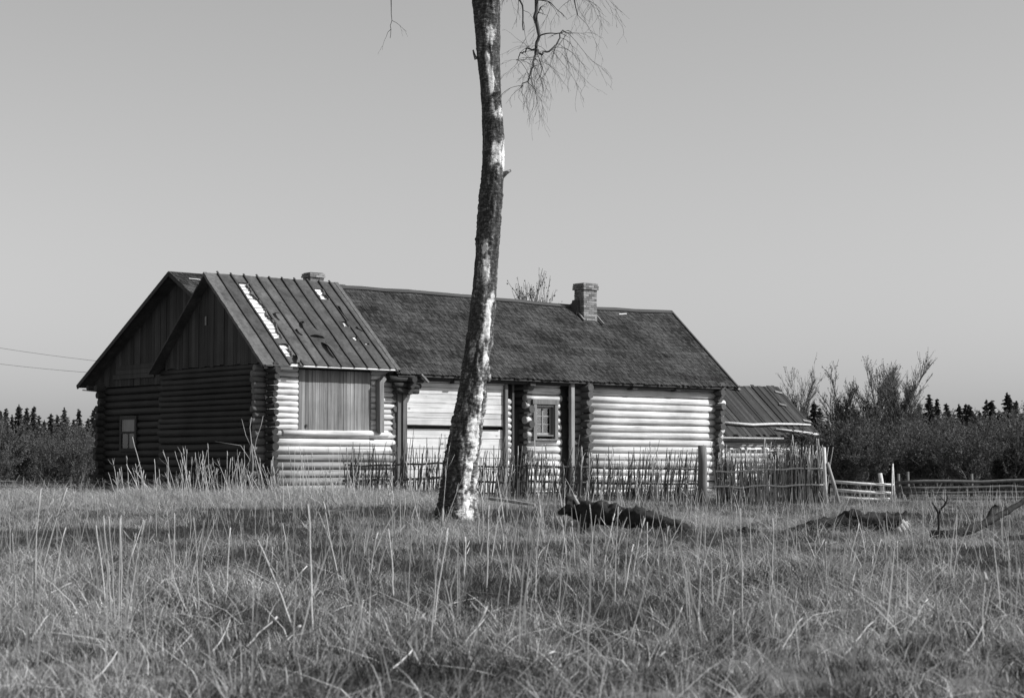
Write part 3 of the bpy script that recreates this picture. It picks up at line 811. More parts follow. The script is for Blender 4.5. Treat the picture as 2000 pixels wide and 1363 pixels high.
for j in range(NR + 1):
    z = zs_[0] + (ztop - zs_[0]) * j / NR
    cx_, r0 = trunk_c(z); ypx = 905 - (z + bz0 - EYE) * SC
    for i in range(NS):
        a = 2 * math.pi * i / NS; ca, sa = math.cos(a), math.sin(a)
        q = (ca * r0 * 9, sa * r0 * 9, z * 1.4); pat = mnoise.noise((ca * r0 * 7 + 9, sa * r0 * 7, z * 3.2)) + .6 * mnoise.noise((ca * r0 * 16, sa * r0 * 16 + 5, z * 9))
        fis = mnoise.noise((ca * r0 * 22, sa * r0 * 22, z * 4.0)); big = mnoise.noise(q); fine = mnoise.noise((ca * r0 * 60, sa * r0 * 60, z * 24))
        rough_ = smooth(560, 760, ypx) * .6 + .4
        if 330 < ypx < 480: rough_ = .9
        disp = r0 * (.10 * big + .09 * pat * rough_ + (.16 * fis + .13 * fine) * rough_)
        if ypx > 960:
            disp += r0 * .22 * max(0, math.cos(a * 2.5 + .6)) * smooth(960, 1030, ypx)
        tn = 0.0
        for zp, sx, hh, hw, st in white:
            e = ((ypx - zp) / hh) ** 2 + ((ca - sx) / hw) ** 2
            if e < 4 and (sa < .55): tn += st * math.exp(-e)
            if e < 4 and sa >= .55: tn += st * .5 * math.exp(-e)
        tm.t = clamp(1.2 * tn * clamp(.62 + 1.15 * pat, .0, 1.3) + .10 * big + .16 * fis + .14 * fine, 0, 1.0)
        tm.vert((cx_ + ca * (r0 + disp), sa * (r0 + disp), z))
for j in range(NR):
    for i in range(NS):
        i2 = (i + 1) % NS
        tm.f.append((j * NS + i, j * NS + i2, (j + 1) * NS + i2, (j + 1) * NS + i))
trunk = tm.build('trunk', M['birch'], birch, True, True)
# upper trunk and limbs
def bp(px, py, dy=0.0): q = at(px, py, BY + dy); return Vector((q.x - bx0, dy, q.z - bz0))
def bark_part(name, *args, **kw):
    lb = MB(); lb.t = .12; lb.tube(*args, **kw); lb.build(name, M['birch'], birch, True, True)
bark_part('limb', [bp(946, 0), bp(942, -30), bp(936, -80, .1), bp(930, -160, .2), bp(922, -270, .2), bp(917, -380, .3)], [.19, .165, .14, .11, .07, .03], 14, rough=.12)
bark_part('limb', [bp(954, 0), bp(964, -30), bp(978, -80, -.1), bp(990, -140, -.2), bp(996, -240, -.2), bp(992, -330, 0)], [.15, .13, .11, .085, .06, .02], 12, rough=.12)
bark_part('branch_stub', [bp(972, 352), bp(981, 345), bp(988, 338), bp(998, 333)], [.06, .045, .035, .025], 8, rough=.25)
bark_part('branch_stub', [bp(968, 385), bp(976, 368), bp(981, 352)], [.05, .04, .015], 7, rough=.25)
bark_part('branch_stub', [bp(966, 478), bp(972, 470), bp(977, 463)], [.045, .03, .01], 6, rough=.3)
bark_part('branch_stub', [bp(930, 116), bp(926, 106), bp(924, 98)], [.03, .02, .012], 5, rough=.2)
bark_part('branch_stub', [bp(948, 745), bp(955, 738), bp(957, 730)], [.06, .05, .02], 6, rough=.3)
tw = MB()
TR = random.Random(5)
def droop(p, d, length, r, depth=0):
    n = max(4, int(length / .07)); pts = [p.copy()]; d = d.normalized(); st = length / n
    for i in range(n):
        d = (d + Vector((TR.gauss(0, .16), TR.gauss(0, .16), -.10 + TR.gauss(0, .12)))).normalized()
        pts.append(pts[-1] + d * st)
        if depth < 2 and i > 0 and TR.random() < (.50 if depth == 0 else .33):
            dd = Vector((d.x + TR.gauss(0, .55), d.y + TR.gauss(0, .55), d.z - TR.uniform(.0, .4)))
            droop(pts[-1], dd, length * TR.uniform(.25, .55), r * .62, depth + 1)
    tw.tube(pts, [max(.0016, r * (1 - .75 * i / n)) for i in range(n + 1)], 4 if depth < 1 else 3, cap=False)
def limb(path, r0, r1, twigs, tl):
    n = len(path)
    pts = []
    for a, b in zip(path, path[1:]):
        for k in range(4): pts.append(a.lerp(b, k / 4) + Vector((TR.gauss(0, .012), TR.gauss(0, .012), TR.gauss(0, .012))))
    pts.append(path[-1]); m_ = len(pts)
    tw.tube(pts, [r0 + (r1 - r0) * i / (m_ - 1) for i in range(m_)], 7, rough=.15)
    for _ in range(twigs):
        i = TR.randrange(m_ // 4, m_)
        dd = Vector((TR.gauss(.1, .6), TR.gauss(0, .6), TR.uniform(-.7, .25)))
        droop(pts[i], dd, TR.uniform(.45, 1.0) * tl, max(.0045, r1 * .55))
limb([bp(985, -80, -.1), bp(1010, -110, -.3), bp(1038, -60, -.5), bp(1047, 20, -.6), bp(1051, 70, -.6), bp(1047, 95, -.6)], .045, .026, 4, .8)
limb([bp(1047, 95, -.6), bp(1044, 112, -.6), bp(1039, 135, -.62), bp(1032, 155, -.62), bp(1018, 172, -.6)], .024, .006, 17, .85)
limb([bp(1047, 98, -.6), bp(1030, 97, -.5), bp(1015, 105, -.5), bp(1008, 118, -.5)], .018, .006, 10, .9)
limb([bp(1047, 97, -.6), bp(1058, 104, -.55), bp(1072, 100, -.5), bp(1088, 88, -.45), bp(1098, 60, -.4), bp(1120, 65, -.3)], .022, .008, 16, 1.15)
limb([bp(990, -140, 0), bp(1030, -150, .3), bp(1080, -110, .5), bp(1115, -40, .6), bp(1128, 30, .6)], .04, .008, 14, 1.3)
limb([bp(985, -60, 0), bp(1004, -40, .2), bp(1018, 10, .3), bp(1022, 60, .3)], .03, .010, 6, .9)
limb([bp(925, -180, 0), bp(870, -230, .3), bp(800, -200, .5), bp(765, -100, .5), bp(764, -10, .5)], .05, .007, 3, .8)
limb([bp(764, -10, .5), bp(765, 40, .5), bp(762, 75, .5)], .008, .004, 2, .45)
for (sx, sy, ex, ey, dy) in ((925, -230, 820, -330, 1.2), (992, -200, 1120, -300, -.8), (996, -260, 1060, -400, .8), (920, -300, 850, -450, -.7), (918, -370, 950, -520, .2), (990, -180, 1100, -180, 1.6), (930, -150, 830, -190, -1.5)):
    limb([bp(sx, sy), bp((sx + ex) / 2, (sy + ey) / 2 - 35, dy * .6), bp(ex, ey + 10, dy), bp(ex + (ex - sx) * .15, ey + 70, dy * 1.1)], .045, .008, 9, 1.2)
tw.build('twigs', M['twig'], birch, True)

# ------------------------------------------------------------------ fallen wood in the grass
def fallen(name, label, paths, broken=None, rough=.3):
    Y0 = paths[0][0][2]; o = on_ground(paths[0][0][0], 1035); o = Vector((at(paths[0][0][0], 1000, Y0).x, Y0, ground_z(at(paths[0][0][0], 1000, Y0).x, Y0)))
    th = thing(name, label, 'log', tuple(o))
    for j, pth in enumerate(paths):
        pts = [at(x_, y_, Y_) - o for x_, y_, Y_, r_ in pth]; rad = [r_ for *_, r_ in pth]
        P, Rr = [], []
        for i in range(len(pts) - 1):
            for k in range(12): P.append(pts[i].lerp(pts[i + 1], k / 12)); Rr.append(rad[i] + (rad[i + 1] - rad[i]) * k / 12)
        P.append(pts[-1]); Rr.append(rad[-1])
        m = MB(); m.tube(P, Rr, 30 if rad[0] > .06 or max(rad) > .06 else 8, rough=rough * 1.15, rfreq=8, seed=j * 3.1)
        m.build('trunk' if j == 0 else 'branch_stub', M['fallen'], th, True)
    if broken:
        for (x_, y_, x2, y2, Y_, r_) in broken:
            m = MB(); m.tube([at(x_, y_, Y_) - o, at((x_ + x2) / 2, (y_ + y2) / 2, Y_) - o, at(x2, y2, Y_) - o], [r_, r_ * .8, r_ * .1], 6, rough=.4, rfreq=20); m.build('splinter', M['splinter'], th, True)
    return th
fallen('rotten_log', 'thick rotten trunk propped on a root stub to the right of the birch', [
    [(1105, 985, 25.6, .10), (1130, 994, 25.6, .14), (1180, 1003, 25.4, .145), (1240, 1012, 25.2, .13), (1300, 1024, 25, .11), (1350, 1038, 24.8, .07)],
    [(1148, 1005, 25.5, .09), (1140, 1022, 25.4, .08), (1133, 1042, 25.3, .06)],
    [(1122, 988, 25.6, .09), (1112, 976, 25.6, .055), (1106, 968, 25.6, .02)],
    [(1115, 990, 25.5, .06), (1100, 998, 25.5, .05), (1090, 1002, 25.5, .02)]], [(1128, 985, 1120, 965, 25.45, .03)], .35)
fallen('rotten_log', 'rotten trunk rising from the grass to a splintered forked end', [
    [(1530, 1042, 23.9, .05), (1580, 1030, 24, .08), (1640, 1022, 24.1, .11), (1700, 1018, 24.2, .115), (1750, 1020, 24.3, .12), (1764, 1024, 24.3, .10)],
    [(1655, 1015, 24.1, .10), (1668, 1006, 24.1, .085), (1682, 1006, 24.1, .06)],
    [(1756, 1014, 24.3, .06), (1765, 1006, 24.3, .035), (1771, 998, 24.3, .02)]],
    [(1758, 1018, 1778, 1038, 24.2, .05), (1756, 1026, 1773, 1043, 24.15, .05), (1760, 1016, 1780, 1026, 24.25, .03), (1752, 1030, 1762, 1046, 24.1, .04)], .35)
fallen('wood_piece', 'small dark rotten piece lying in grass between two fallen trunks', [[(1440, 1036, 24, .02), (1455, 1035, 24, .05), (1470, 1038, 24, .045), (1490, 1043, 23.9, .015)]], None, .4)
fallen('fallen_limb', 'crooked dark limb lifting its forked end out of the grass', [
    [(1818, 1043, 22.2, .05), (1850, 1044, 22.1, .055), (1890, 1036, 22.2, .055), (1925, 1021, 22.4, .05), (1950, 1008, 22.6, .042), (1990, 985, 22.8, .035), (2040, 950, 23, .02)],
    [(1922, 1027, 22.5, .04), (1934, 1010, 22.5, .04), (1940, 996, 22.6, .035), (1946, 986, 22.6, .025)],
    [(1948, 1058, 21.8, .03), (1975, 1052, 21.8, .035), (2020, 1045, 21.9, .03)]], None, .3)
fallen('thin_pole', 'thin pale pole lying in the grass near the birch foot', [[(955, 973, 39, .035), (1000, 979, 38.5, .035), (1045, 986, 38, .03)]], None, .1).children[0].data.materials[0] = M['pale_post']
sap = on_ground(1832, 1050); sap = Vector((at(1832, 1000, 22.2).x, 22.2, ground_z(5.1, 22.2)))
m = MB()
def sp(px, py): return at(px, py, 22.2) - sap
m.tube([sp(1832, 1052), sp(1834, 1020), sp(1833, 1003), sp(1828, 992), sp(1820, 980)], [.018, .015, .014, .012, .005], 6, rough=.3)
m.tube([sp(1834, 1003), sp(1838, 993), sp(1846, 985), sp(1851, 972), sp(1848, 962)], [.014, .012, .011, .008, .003], 6, rough=.3)
m.tube([sp(1848, 982), sp(1836, 968), sp(1815, 958), sp(1800, 955)], [.006, .005, .004, .002], 4)
m.tube([sp(1833, 1035), sp(1842, 1037), sp(1850, 1042)], [.009, .007, .004], 5)
tag(link('dead_sapling', m.mesh('dead_sapling', M['fallen'], True), None, sap), 'small forked dead sapling standing by the crooked limb', 'sapling')

# ------------------------------------------------------------------ trees and thicket behind
def grow(mb, lf_, p, d, length, r, depth, rr, P):
    n = 4; pts = [p.copy()]; d = d.normalized()
    for i in range(n):
        d = (d + Vector((rr.gauss(0, P['w']), rr.gauss(0, P['w']), rr.gauss(P['up'], P['w'] * .6)))).normalized()
        pts.append(pts[-1] + d * (length / n))
    mb.tube(pts, [max(P['rmin'], r * (1 - .6 * i / n)) for i in range(n + 1)], 5 if depth == 0 else 3, cap=False)
    if depth < P['depth']:
        for c in range(P['kids'][depth]):
            k = rr.uniform(.22, .95) if depth == 0 else rr.uniform(.2, 1.0); i = min(n - 1, int(k * n)); q = pts[i].lerp(pts[i + 1], k * n - i)
            a = rr.uniform(0, 6.283); sp_ = P['spread']
            dd = d + Vector((math.cos(a) * sp_, math.sin(a) * sp_, rr.uniform(-.1, .3)))
            grow(mb, lf_, q, dd, length * rr.uniform(*P['len']), r * .55, depth + 1, rr, P)
    if depth >= P['depth'] - 1 and lf_ is not None:
        for _ in range(P['leaf']):
            q = pts[rr.randrange(1, n + 1)] + Vector((rr.gauss(0, .05), rr.gauss(0, .05), rr.gauss(0, .05)))
            s_ = P['ls'] * rr.uniform(.5, 1.2); a = rr.uniform(0, 6.28); t_ = rr.uniform(-1, 1)
            e1 = Vector((math.cos(a), math.sin(a), t_ * .5)) * s_; e2 = Vector((-math.sin(a) * .5, math.cos(a) * .5, .8)) * s_ * .7
            lf_.t = rr.random(); lf_.quad(q - e1, q - e2, q + e1, q + e2)
def make_tree(name, seed, h, stems, P, wood_m, leaf_m):
    rr = random.Random(seed); wb, lf_ = MB(), MB()
    for i in range(stems):
        a = rr.uniform(0, 6.28); sp_ = P['stem_spread'] * (0 if stems == 1 else 1)
        grow(wb, lf_, Vector((math.cos(a) * .12 * (stems > 1), math.sin(a) * .12 * (stems > 1), 0)), Vector((math.cos(a) * sp_, math.sin(a) * sp_, 1)), h * rr.uniform(.55, .85) if stems > 1 else h * .8, P['r0'], 0, rr, P)
    zmax = max(v[2] for v in wb.v); k = h / zmax
    wb.v = [(x_ * k, y_ * k, z_ * k) for x_, y_, z_ in wb.v]; lf_.v = [(x_ * k, y_ * k, z_ * k) for x_, y_, z_ in lf_.v]
    return wb.mesh(name + '_wood', wood_m, True), lf_.mesh(name + '_leaves', leaf_m, False, True)
def put_tree(name, meshes, loc, rz, sc, label, cat, group=None, names=('trunk', 'crown')):
    t_ = thing(name, label, cat, loc, rz, group); t_.scale = sc if hasattr(sc, '__len__') else (sc, sc, sc)
    for nm, me in zip(names, meshes): link(nm, me, t_)
    return t_
PS = dict(w=.13, up=.06, depth=3, kids=[7, 5, 3], spread=.75, len=(.32, .55), leaf=5, ls=.055, rmin=.007, r0=.035, stem_spread=.38)
PT = dict(w=.04, up=.05, depth=3, kids=[26, 9, 5], spread=.50, len=(.30, .55), leaf=2, ls=.045, rmin=.010, r0=.06, stem_spread=.20)
shrubs = [make_tree('shrub', 20 + i, 3.6, 8, PS, M['far_twig'], M['bud']) for i in range(4)]
tall = [make_tree('bare_tree', 50 + i, 6.5, (1, 2, 4)[i], PT, M['far_twig'], M['bud']) for i in range(3)]
def conifer(seed):
    rr = random.Random(seed); wb, lf_ = MB(), MB(); h = 9.0
    wb.tube([(0, 0, -.3), (.03, 0, h * .5), (0, 0, h)], [.14, .08, .015], 6)
    z_ = .8
    while z_ < h - .05:
        k = 1 - z_ / h; L_ = (1.55 * k ** .85 + .10) * rr.uniform(.55, 1.3); nb = 6 if k > .2 else 4
        a0 = rr.uniform(0, 6.28)
        for b in range(nb):
            a = a0 + 6.283 * b / nb + rr.uniform(-.3, .3); ll = L_ * rr.uniform(.65, 1.15)
            dr = rr.uniform(-.55, .15); zb_ = z_; z_ += rr.uniform(-.18, .18)
            for q in range(4):
                f0_, f1_ = q / 4, (q + 1) / 4; wd = .26 * (1 - f0_ * .7) * (k * .7 + .3)
                p0_ = Vector((math.cos(a) * ll * f0_, math.sin(a) * ll * f0_, z_ + dr * ll * f0_)); p1_ = Vector((math.cos(a) * ll * (f1_ + .08), math.sin(a) * ll * (f1_ + .08), z_ + dr * ll * f1_ - .06))
                sd_ = Vector((-math.sin(a), math.cos(a), rr.uniform(-.5, .5))) * wd; lf_.t = rr.random()
                lf_.quad(p0_ - sd_ * .4, p1_ - sd_ + Vector((0, 0, -.10)), p1_ + Vector((math.cos(a), math.sin(a), 0)) * .1, p0_ + sd_ * .4)
                lf_.quad(p0_ + Vector((0, 0, .05)), p1_ + Vector((0, 0, -.20 * (k + .3))), p1_ + sd_ + Vector((0, 0, -.10)), p0_ + sd_ * .4)
            z_ = zb_
        z_ += rr.uniform(.05, .12) + .06 * k
    return wb.mesh('spruce_trunk', M['twig']), lf_.mesh('spruce_crown', M['needle'], False, True)
spruces = [conifer(70 + i) for i in range(4)]
VR = random.Random(99)
# single trees
put_tree('bare_tree', tall[1], tuple(at(1080, 905, 105).xy) + (ground_z(0, 105),), .4, (1.15, 1.15, 12.9 / 6.5), 'slim tree top showing above the shingle roof beside the chimney', 'tree')
for (px, top, Y_, i, rz, sx, lab) in ((1566, 688, 88, 0, .3, .85, 'slender half bare tree rising behind the shed roof'), (1686, 695, 86, 1, 2.0, .95, 'half bare tree with thin upright crown over the thicket'), (1752, 682, 84, 2, 1.0, 1.05, 'broad half bare tree with spreading round crown over the thicket')):
    b = at(px, 905, Y_); gz = ground_z(b.x, Y_); hh = at(px, top, Y_).z - gz
    put_tree('bare_tree', tall[i], (b.x, Y_, gz), rz, (sx, sx, hh / 6.5), lab, 'tree')
# thicket
for i in range(64):
    px = 1570 + 560 * (i + VR.uniform(-.5, .5)) / 64; Y_ = VR.uniform(66, 98)
    top = VR.uniform(782, 835) + (32 if px < 1665 else 8 if px < 1840 else 0)
    b = at(px, 905, Y_); gz = ground_z(b.x, Y_); hh = (at(px, top, Y_).z - gz) / 3.6
    put_tree('leafless_shrub', shrubs[i % 4], (b.x, Y_, gz - .05), VR.uniform(0, 6.28), (hh * 1.05, hh * 1.05, hh), 'twiggy shrub with small young leaves in the thicket behind the ' + ('log shed' if px < 1615 else 'pale rail gate' if px < 1750 else 'dark pole fence'), 'shrub', 'shrubs of the thicket behind the ' + ('shed' if px < 1615 else 'gate' if px < 1750 else 'pole fence'), ('stems', 'leaves'))
for i in range(26):
    px = -80 + 310 * (i + VR.uniform(-.5, .5)) / 26; Y_ = VR.uniform(88, 120)
    top = VR.uniform(800, 870)
    b = at(px, 905, Y_); gz = ground_z(b.x, Y_); hh = (at(px, top, Y_).z - gz) / 3.6
    put_tree('leafless_shrub', shrubs[i % 4], (b.x, Y_, gz - .05), VR.uniform(0, 6.28), (hh * 1.0, hh * 1.0, hh), 'twiggy shrub with small young leaves beyond the tall dark building', 'shrub', 'shrubs beyond the tall dark building', ('stems', 'leaves'))
# spruce wood on the horizon
def spruce_row(x0, x1, n, ylo, yhi, tlo, thi, lab, grp):
    for i in range(n):
        px = x0 + (x1 - x0) * (i + VR.uniform(-.45, .45)) / n; Y_ = VR.uniform(ylo, yhi); top = VR.uniform(tlo, thi) + (18 if 1400 < px < 1800 else 0)
        b = at(px, 905, Y_); gz = ground_z(b.x, Y_); hh = (at(px, top, Y_).z - gz) / 9.0; wx = hh * VR.uniform(.9, 1.4)
        put_tree('spruce_tree', spruces[i % 4], (b.x, Y_, gz), VR.uniform(0, 6.28), (wx, wx, hh), lab, 'spruce', grp)
spruce_row(1440, 2140, 60, 150, 200, 766, 805, 'dark spruce in the wood on the horizon behind the thicket', 'spruces on the horizon behind the thicket')
spruce_row(1440, 2140, 44, 120, 145, 800, 845, 'shorter dark spruce at the near edge of the wood behind the thicket', 'shorter spruces at the edge of the wood')
spruce_row(-120, 240, 30, 150, 200, 790, 822, 'dark spruce in the wood beyond the tall dark building', 'spruces beyond the tall dark building')

# ------------------------------------------------------------------ wires to the gable
for j, (a, b, lab) in enumerate((((57, 685), (208, 707), 'upper thin overhead wire running to the gable verge of the tall building'), ((57, 714), (196, 729), 'lower thin overhead wire running to the gable verge of the tall building'))):
    e = at(b[0], b[1], 66.5); s_ = at(a[0], a[1], 64.5); far = e + (s_ - e) * 4.2
    m = MB(); m.tube([(e + (far - e) * k - e) + Vector((0, 0, -.9 * k * (1 - k))) + Vector((0, 0, .45 * k)) for k in [i / 16 for i in range(17)]], .006, 5)
    tag(link('overhead_wire', m.mesh('overhead_wire', M['batten']), None, e), lab, 'wire')

# ------------------------------------------------------------------ grass
def tuft(seed, n, rad, hmin, hmax, wmin, wmax, lean, curl, tones):
    r = random.Random(seed); m = MB()
    for _ in range(n):
        a = r.uniform(0, 6.28); q = rad * math.sqrt(r.random()); x_, y_ = math.cos(a) * q, math.sin(a) * q
        h = r.uniform(hmin, hmax); w_ = r.uniform(wmin, wmax); b = r.uniform(0, 6.28); l_ = abs(r.gauss(lean, lean * .5)) * h
        dx, dy = math.cos(b), math.sin(b); c_ = r.uniform(0, 6.28); sx, sy = math.cos(c_) * w_ / 2, math.sin(c_) * w_ / 2
        m.t = clamp(r.uniform(*tones)); n0 = len(m.v); cu = r.uniform(0, curl)
        for i in range(4):
            k = i / 3; ww = (1 - k) ** .7 if i < 3 else 0
            px_, py_ = x_ + dx * l_ * k ** 1.7, y_ + dy * l_ * k ** 1.7
            pz = h * (k - cu * k * k) - .02
            if i < 3: m.vert((px_ - sx * ww, py_ - sy * ww, pz)); m.vert((px_ + sx * ww, py_ + sy * ww, pz))
            else: m.vert((px_, py_, pz))
        m.f += [(n0, n0 + 1, n0 + 3, n0 + 2), (n0 + 2, n0 + 3, n0 + 5, n0 + 4), (n0 + 4, n0 + 5, n0 + 6)]
    return m
def scatter(name, tf, pts, mat, label):
    """one stuff object: its mesh holds a tuft and bare points; geometry nodes set the tuft on every point"""
    nt_ = len(tf.v); P = np.array(pts, dtype=np.float32); N = len(P)
    me = bpy.data.meshes.new(name)
    me.from_pydata(tf.v + [tuple(p[:3]) for p in pts], [], tf.f)
    def attr(nm, ty, vals, key):
        a = me.attributes.new(nm, ty, 'POINT'); a.data.foreach_set(key, vals)
    attr('tone', 'FLOAT', np.concatenate([np.array(tf.tone, np.float32), np.zeros(N, np.float32)]), 'value')
    attr('is_tuft', 'BOOLEAN', np.concatenate([np.ones(nt_, bool), np.zeros(N, bool)]), 'value')
    attr('size', 'FLOAT', np.concatenate([np.ones(nt_, np.float32), P[:, 3]]), 'value')
    rot = np.zeros((nt_ + N, 3), np.float32); rg = np.random.default_rng(len(name) + N)
    rot[nt_:, 2] = rg.uniform(0, 6.283, N); rot[nt_:, 0] = rg.normal(0, .12, N); rot[nt_:, 1] = rg.normal(0, .12, N)
    attr('turn', 'FLOAT_VECTOR', rot.ravel(), 'vector')
    me.materials.append(mat)
    o = link(name, me); tag(o, label, 'grass', kind='stuff')
    ng = bpy.data.node_groups.new(name + '_scatter', 'GeometryNodeTree')
    ng.interface.new_socket('Geometry', in_out='INPUT', socket_type='NodeSocketGeometry')
    ng.interface.new_socket('Geometry', in_out='OUTPUT', socket_type='NodeSocketGeometry')
    gi = ng.nodes.new('NodeGroupInput'); go = ng.nodes.new('NodeGroupOutput')
    sep = ng.nodes.new('GeometryNodeSeparateGeometry'); sep.domain = 'POINT'
    def named(nm, ty):
        n = ng.nodes.new('GeometryNodeInputNamedAttribute'); n.data_type = ty; n.inputs['Name'].default_value = nm; return n.outputs[0]
    ng.links.new(gi.outputs[0], sep.inputs[0]); ng.links.new(named('is_tuft', 'BOOLEAN'), sep.inputs[1])
    ins = ng.nodes.new('GeometryNodeInstanceOnPoints')
    ng.links.new(sep.outputs[1], ins.inputs['Points']); ng.links.new(sep.outputs[0], ins.inputs['Instance'])
    ng.links.new(named('turn', 'FLOAT_VECTOR'), ins.inputs['Rotation']); ng.links.new(named('size', 'FLOAT'), ins.inputs['Scale'])
    ng.links.new(ins.outputs[0], go.inputs[0])
    md = o.modifiers.new('scatter', 'NODES'); md.node_group = ng
    return o
GR = random.Random(3)
def in_house(x_, y_):
    dx, dy = x_ - HX, y_ - HY
    s_ = dx * math.cos(PHI) + dy * math.sin(PHI); t_ = -dx * math.sin(PHI) + dy * math.cos(PHI)
    return (-.1 < s_ < 19 and 0 < t_ < 5.6) or (3.4 < s_ < 10.6 and 5.5 < t_ < 16.4)
def dark_band(x_, y_):  # bands with less dry grass, shorter tufts and fewer thin stalks
    a = math.exp(-((y_ - 24.2) / 1.5) ** 2) * (1 - smooth(-3.2, -1.6, x_))
    b = math.exp(-((y_ - 20.0) / .9) ** 2) * smooth(.8, 1.8, x_) * (1 - smooth(2.9, 3.9, x_))
    c = math.exp(-((y_ - 36.0) / 1.0) ** 2) * smooth(-7.5, -6, x_) * (1 - smooth(-3.6, -2.4, x_))  # strip below the straw bank, its shadow made from darker grass
    return clamp(a + b + c)
def dryness(x_, y_):
    """share of last year's dry grass: heaps by the house, less in the darker bands of young grass"""
    n = mnoise.noise((x_ * .35, y_ * .16, 1.5)) + .5 * mnoise.noise((x_ * 1.1, y_ * .6, 4))
    d = .42 + .8 * n
    d += .7 * math.exp(-((y_ - 42) / 4) ** 2) * (1 - smooth(-4, 2, x_))
    d -= 1.0 * dark_band(x_, y_)
    d += .25 * (1 - smooth(8, 13, y_))
    return clamp(d, .02, .95)
pools = {'fresh': [[], [], []], 'dry': [[], [], []], 'litter': [[], []]}
def sow(y0, y1, dens, half, smul, xlo=None, xhi=None):
    area = 0; n = 0
    y_ = y0
    while y_ < y1:
        st = .5; x0, x1 = -half(y_), half(y_)
        if xlo is not None: x0 = max(x0, xlo)
        if xhi is not None: x1 = min(x1, xhi)
        k = dens * st * max(0, x1 - x0); k = int(k) + (GR.random() < k % 1)
        for _ in range(k):
            x_ = GR.uniform(x0, x1); yy = y_ + GR.random() * st
            if in_house(x_, yy): continue
            d_ = dryness(x_, yy); z_ = ground_z(x_, yy); sc_ = smul * GR.uniform(.65, 1.35) * (1 + .55 * mnoise.noise((x_ * .8, yy * .45, 7)))
            sc_ *= 1 - .35 * dark_band(x_, yy); hp = 1 + 1.0 * math.exp(-((yy - 42) / 4) ** 2) * (1 - smooth(-4, 2, x_))
            u_ = GR.random()
            if u_ < d_ * .62: GR.choice(pools['dry']).append((x_, yy, z_, sc_ * hp))
            elif u_ < d_ * .84: GR.choice(pools['litter']).append((x_, yy, z_, sc_ * hp))
            else: GR.choice(pools['fresh']).append((x_, yy, z_, sc_))
        y_ += st
half = lambda y_: .30 * y_ + 2.2
sow(5.5, 16, 46, half, .72)
sow(16, 30, 38, half, .66)
sow(30, 52, 30, half, .62)
sow(52, 80, 6, lambda y_: .30 * y_, .8, xlo=3)
sow(52, 80, 6, lambda y_: .30 * y_, .8, xhi=-8)
for _ in range(1500):          # heaps of matted straw along the bank before the gable
    x_, yy = GR.uniform(-13.5, -1.5), GR.uniform(37.5, 44.5)
    if mnoise.noise((x_ * .9, yy * .5, 12)) < -.05: continue
    GR.choice(pools['litter'] + pools['dry']).append((x_, yy, ground_z(x_, yy) + GR.uniform(-.02, .06), GR.uniform(.7, 1.5)))
for i in range(3):
    scatter('young_grass', tuft(100 + i, 85, .22, .05, .15, .005, .011, .5, .3, (0, 1)), pools['fresh'][i], M['fresh'], 'short young meadow grass covering the ground')
    scatter('dry_grass', tuft(200 + i, 46, .24, .08, .24, .003, .008, .6, .5, (0, 1)), pools['dry'][i], M['dry'], 'pale dry grass of last year among the young grass')
for i in range(2):
    scatter('dry_litter', tuft(300 + i, 30, .28, .16, .36, .004, .010, 1.6, .85, (.1, 1)), pools['litter'][i], M['dry'], 'flattened pale straw lying over the meadow')

# ------------------------------------------------------------------ tall dry stalks
def stalk_mesh(seed, head):
    r = random.Random(seed); m = MB(); m.t = r.random()
    pts = []; x_ = y_ = 0.0; bx, by = r.gauss(0, .010), r.gauss(0, .010)
    for i in range(8):
        k = i / 7; pts.append(Vector((x_, y_, k))); x_ += bx * k + r.gauss(0, .003); y_ += by * k + r.gauss(0, .003)
    m.tube(pts, [.0062 * (1 - .45 * i / 7) for i in range(8)], 5)
    if head == 1:
        for _ in range(3):
            i = r.randrange(4, 7); p_ = pts[i]; a = r.uniform(0, 6.28); dd = Vector((math.cos(a) * .09, math.sin(a) * .09, .13))
            m.tube([p_, p_ + dd * .6, p_ + dd * 1.1 + Vector((0, 0, .04))], [.0035, .003, .0015], 3)
    if head == 2:
        m.tube([pts[-1] - Vector((0, 0, .10)), pts[-1] - Vector((0, 0, .05)), pts[-1], pts[-1] + Vector((.005, 0, .03))], [.004, .0075, .006, .002], 5, rough=.4, rfreq=60)
    return m.mesh('stalk', M['stalk'], True, True)
stalks = [stalk_mesh(i, (0, 1, 0, 2, 0, 1)[i % 6]) for i in range(12)]
def put_stalk(base, top, thick, label, group):
    d = top - base; L_ = d.length; k_ = GR.randrange(len(stalks))
    label = ('leaning ' if abs(d.x) > .2 * d.z and 'aslant' not in label else '') + label + (' with bare tip', ' with small side shoots', ' with bare tip', ' with narrow seed head', ' with bare tip', ' with small side shoots')[k_ % 6]
    o = link('dry_stalk', stalks[k_], None, base - d.normalized() * .03)
    q = d.to_track_quat('Z', 'Y'); o.rotation_euler = q.to_euler(); o.scale = (thick, thick, L_ + .03)
    tag(o, label, 'stalk', group)
LAB_N = ('tall pale dry weed stalk standing in the open meadow grass', 'dry stalks standing in the meadow')
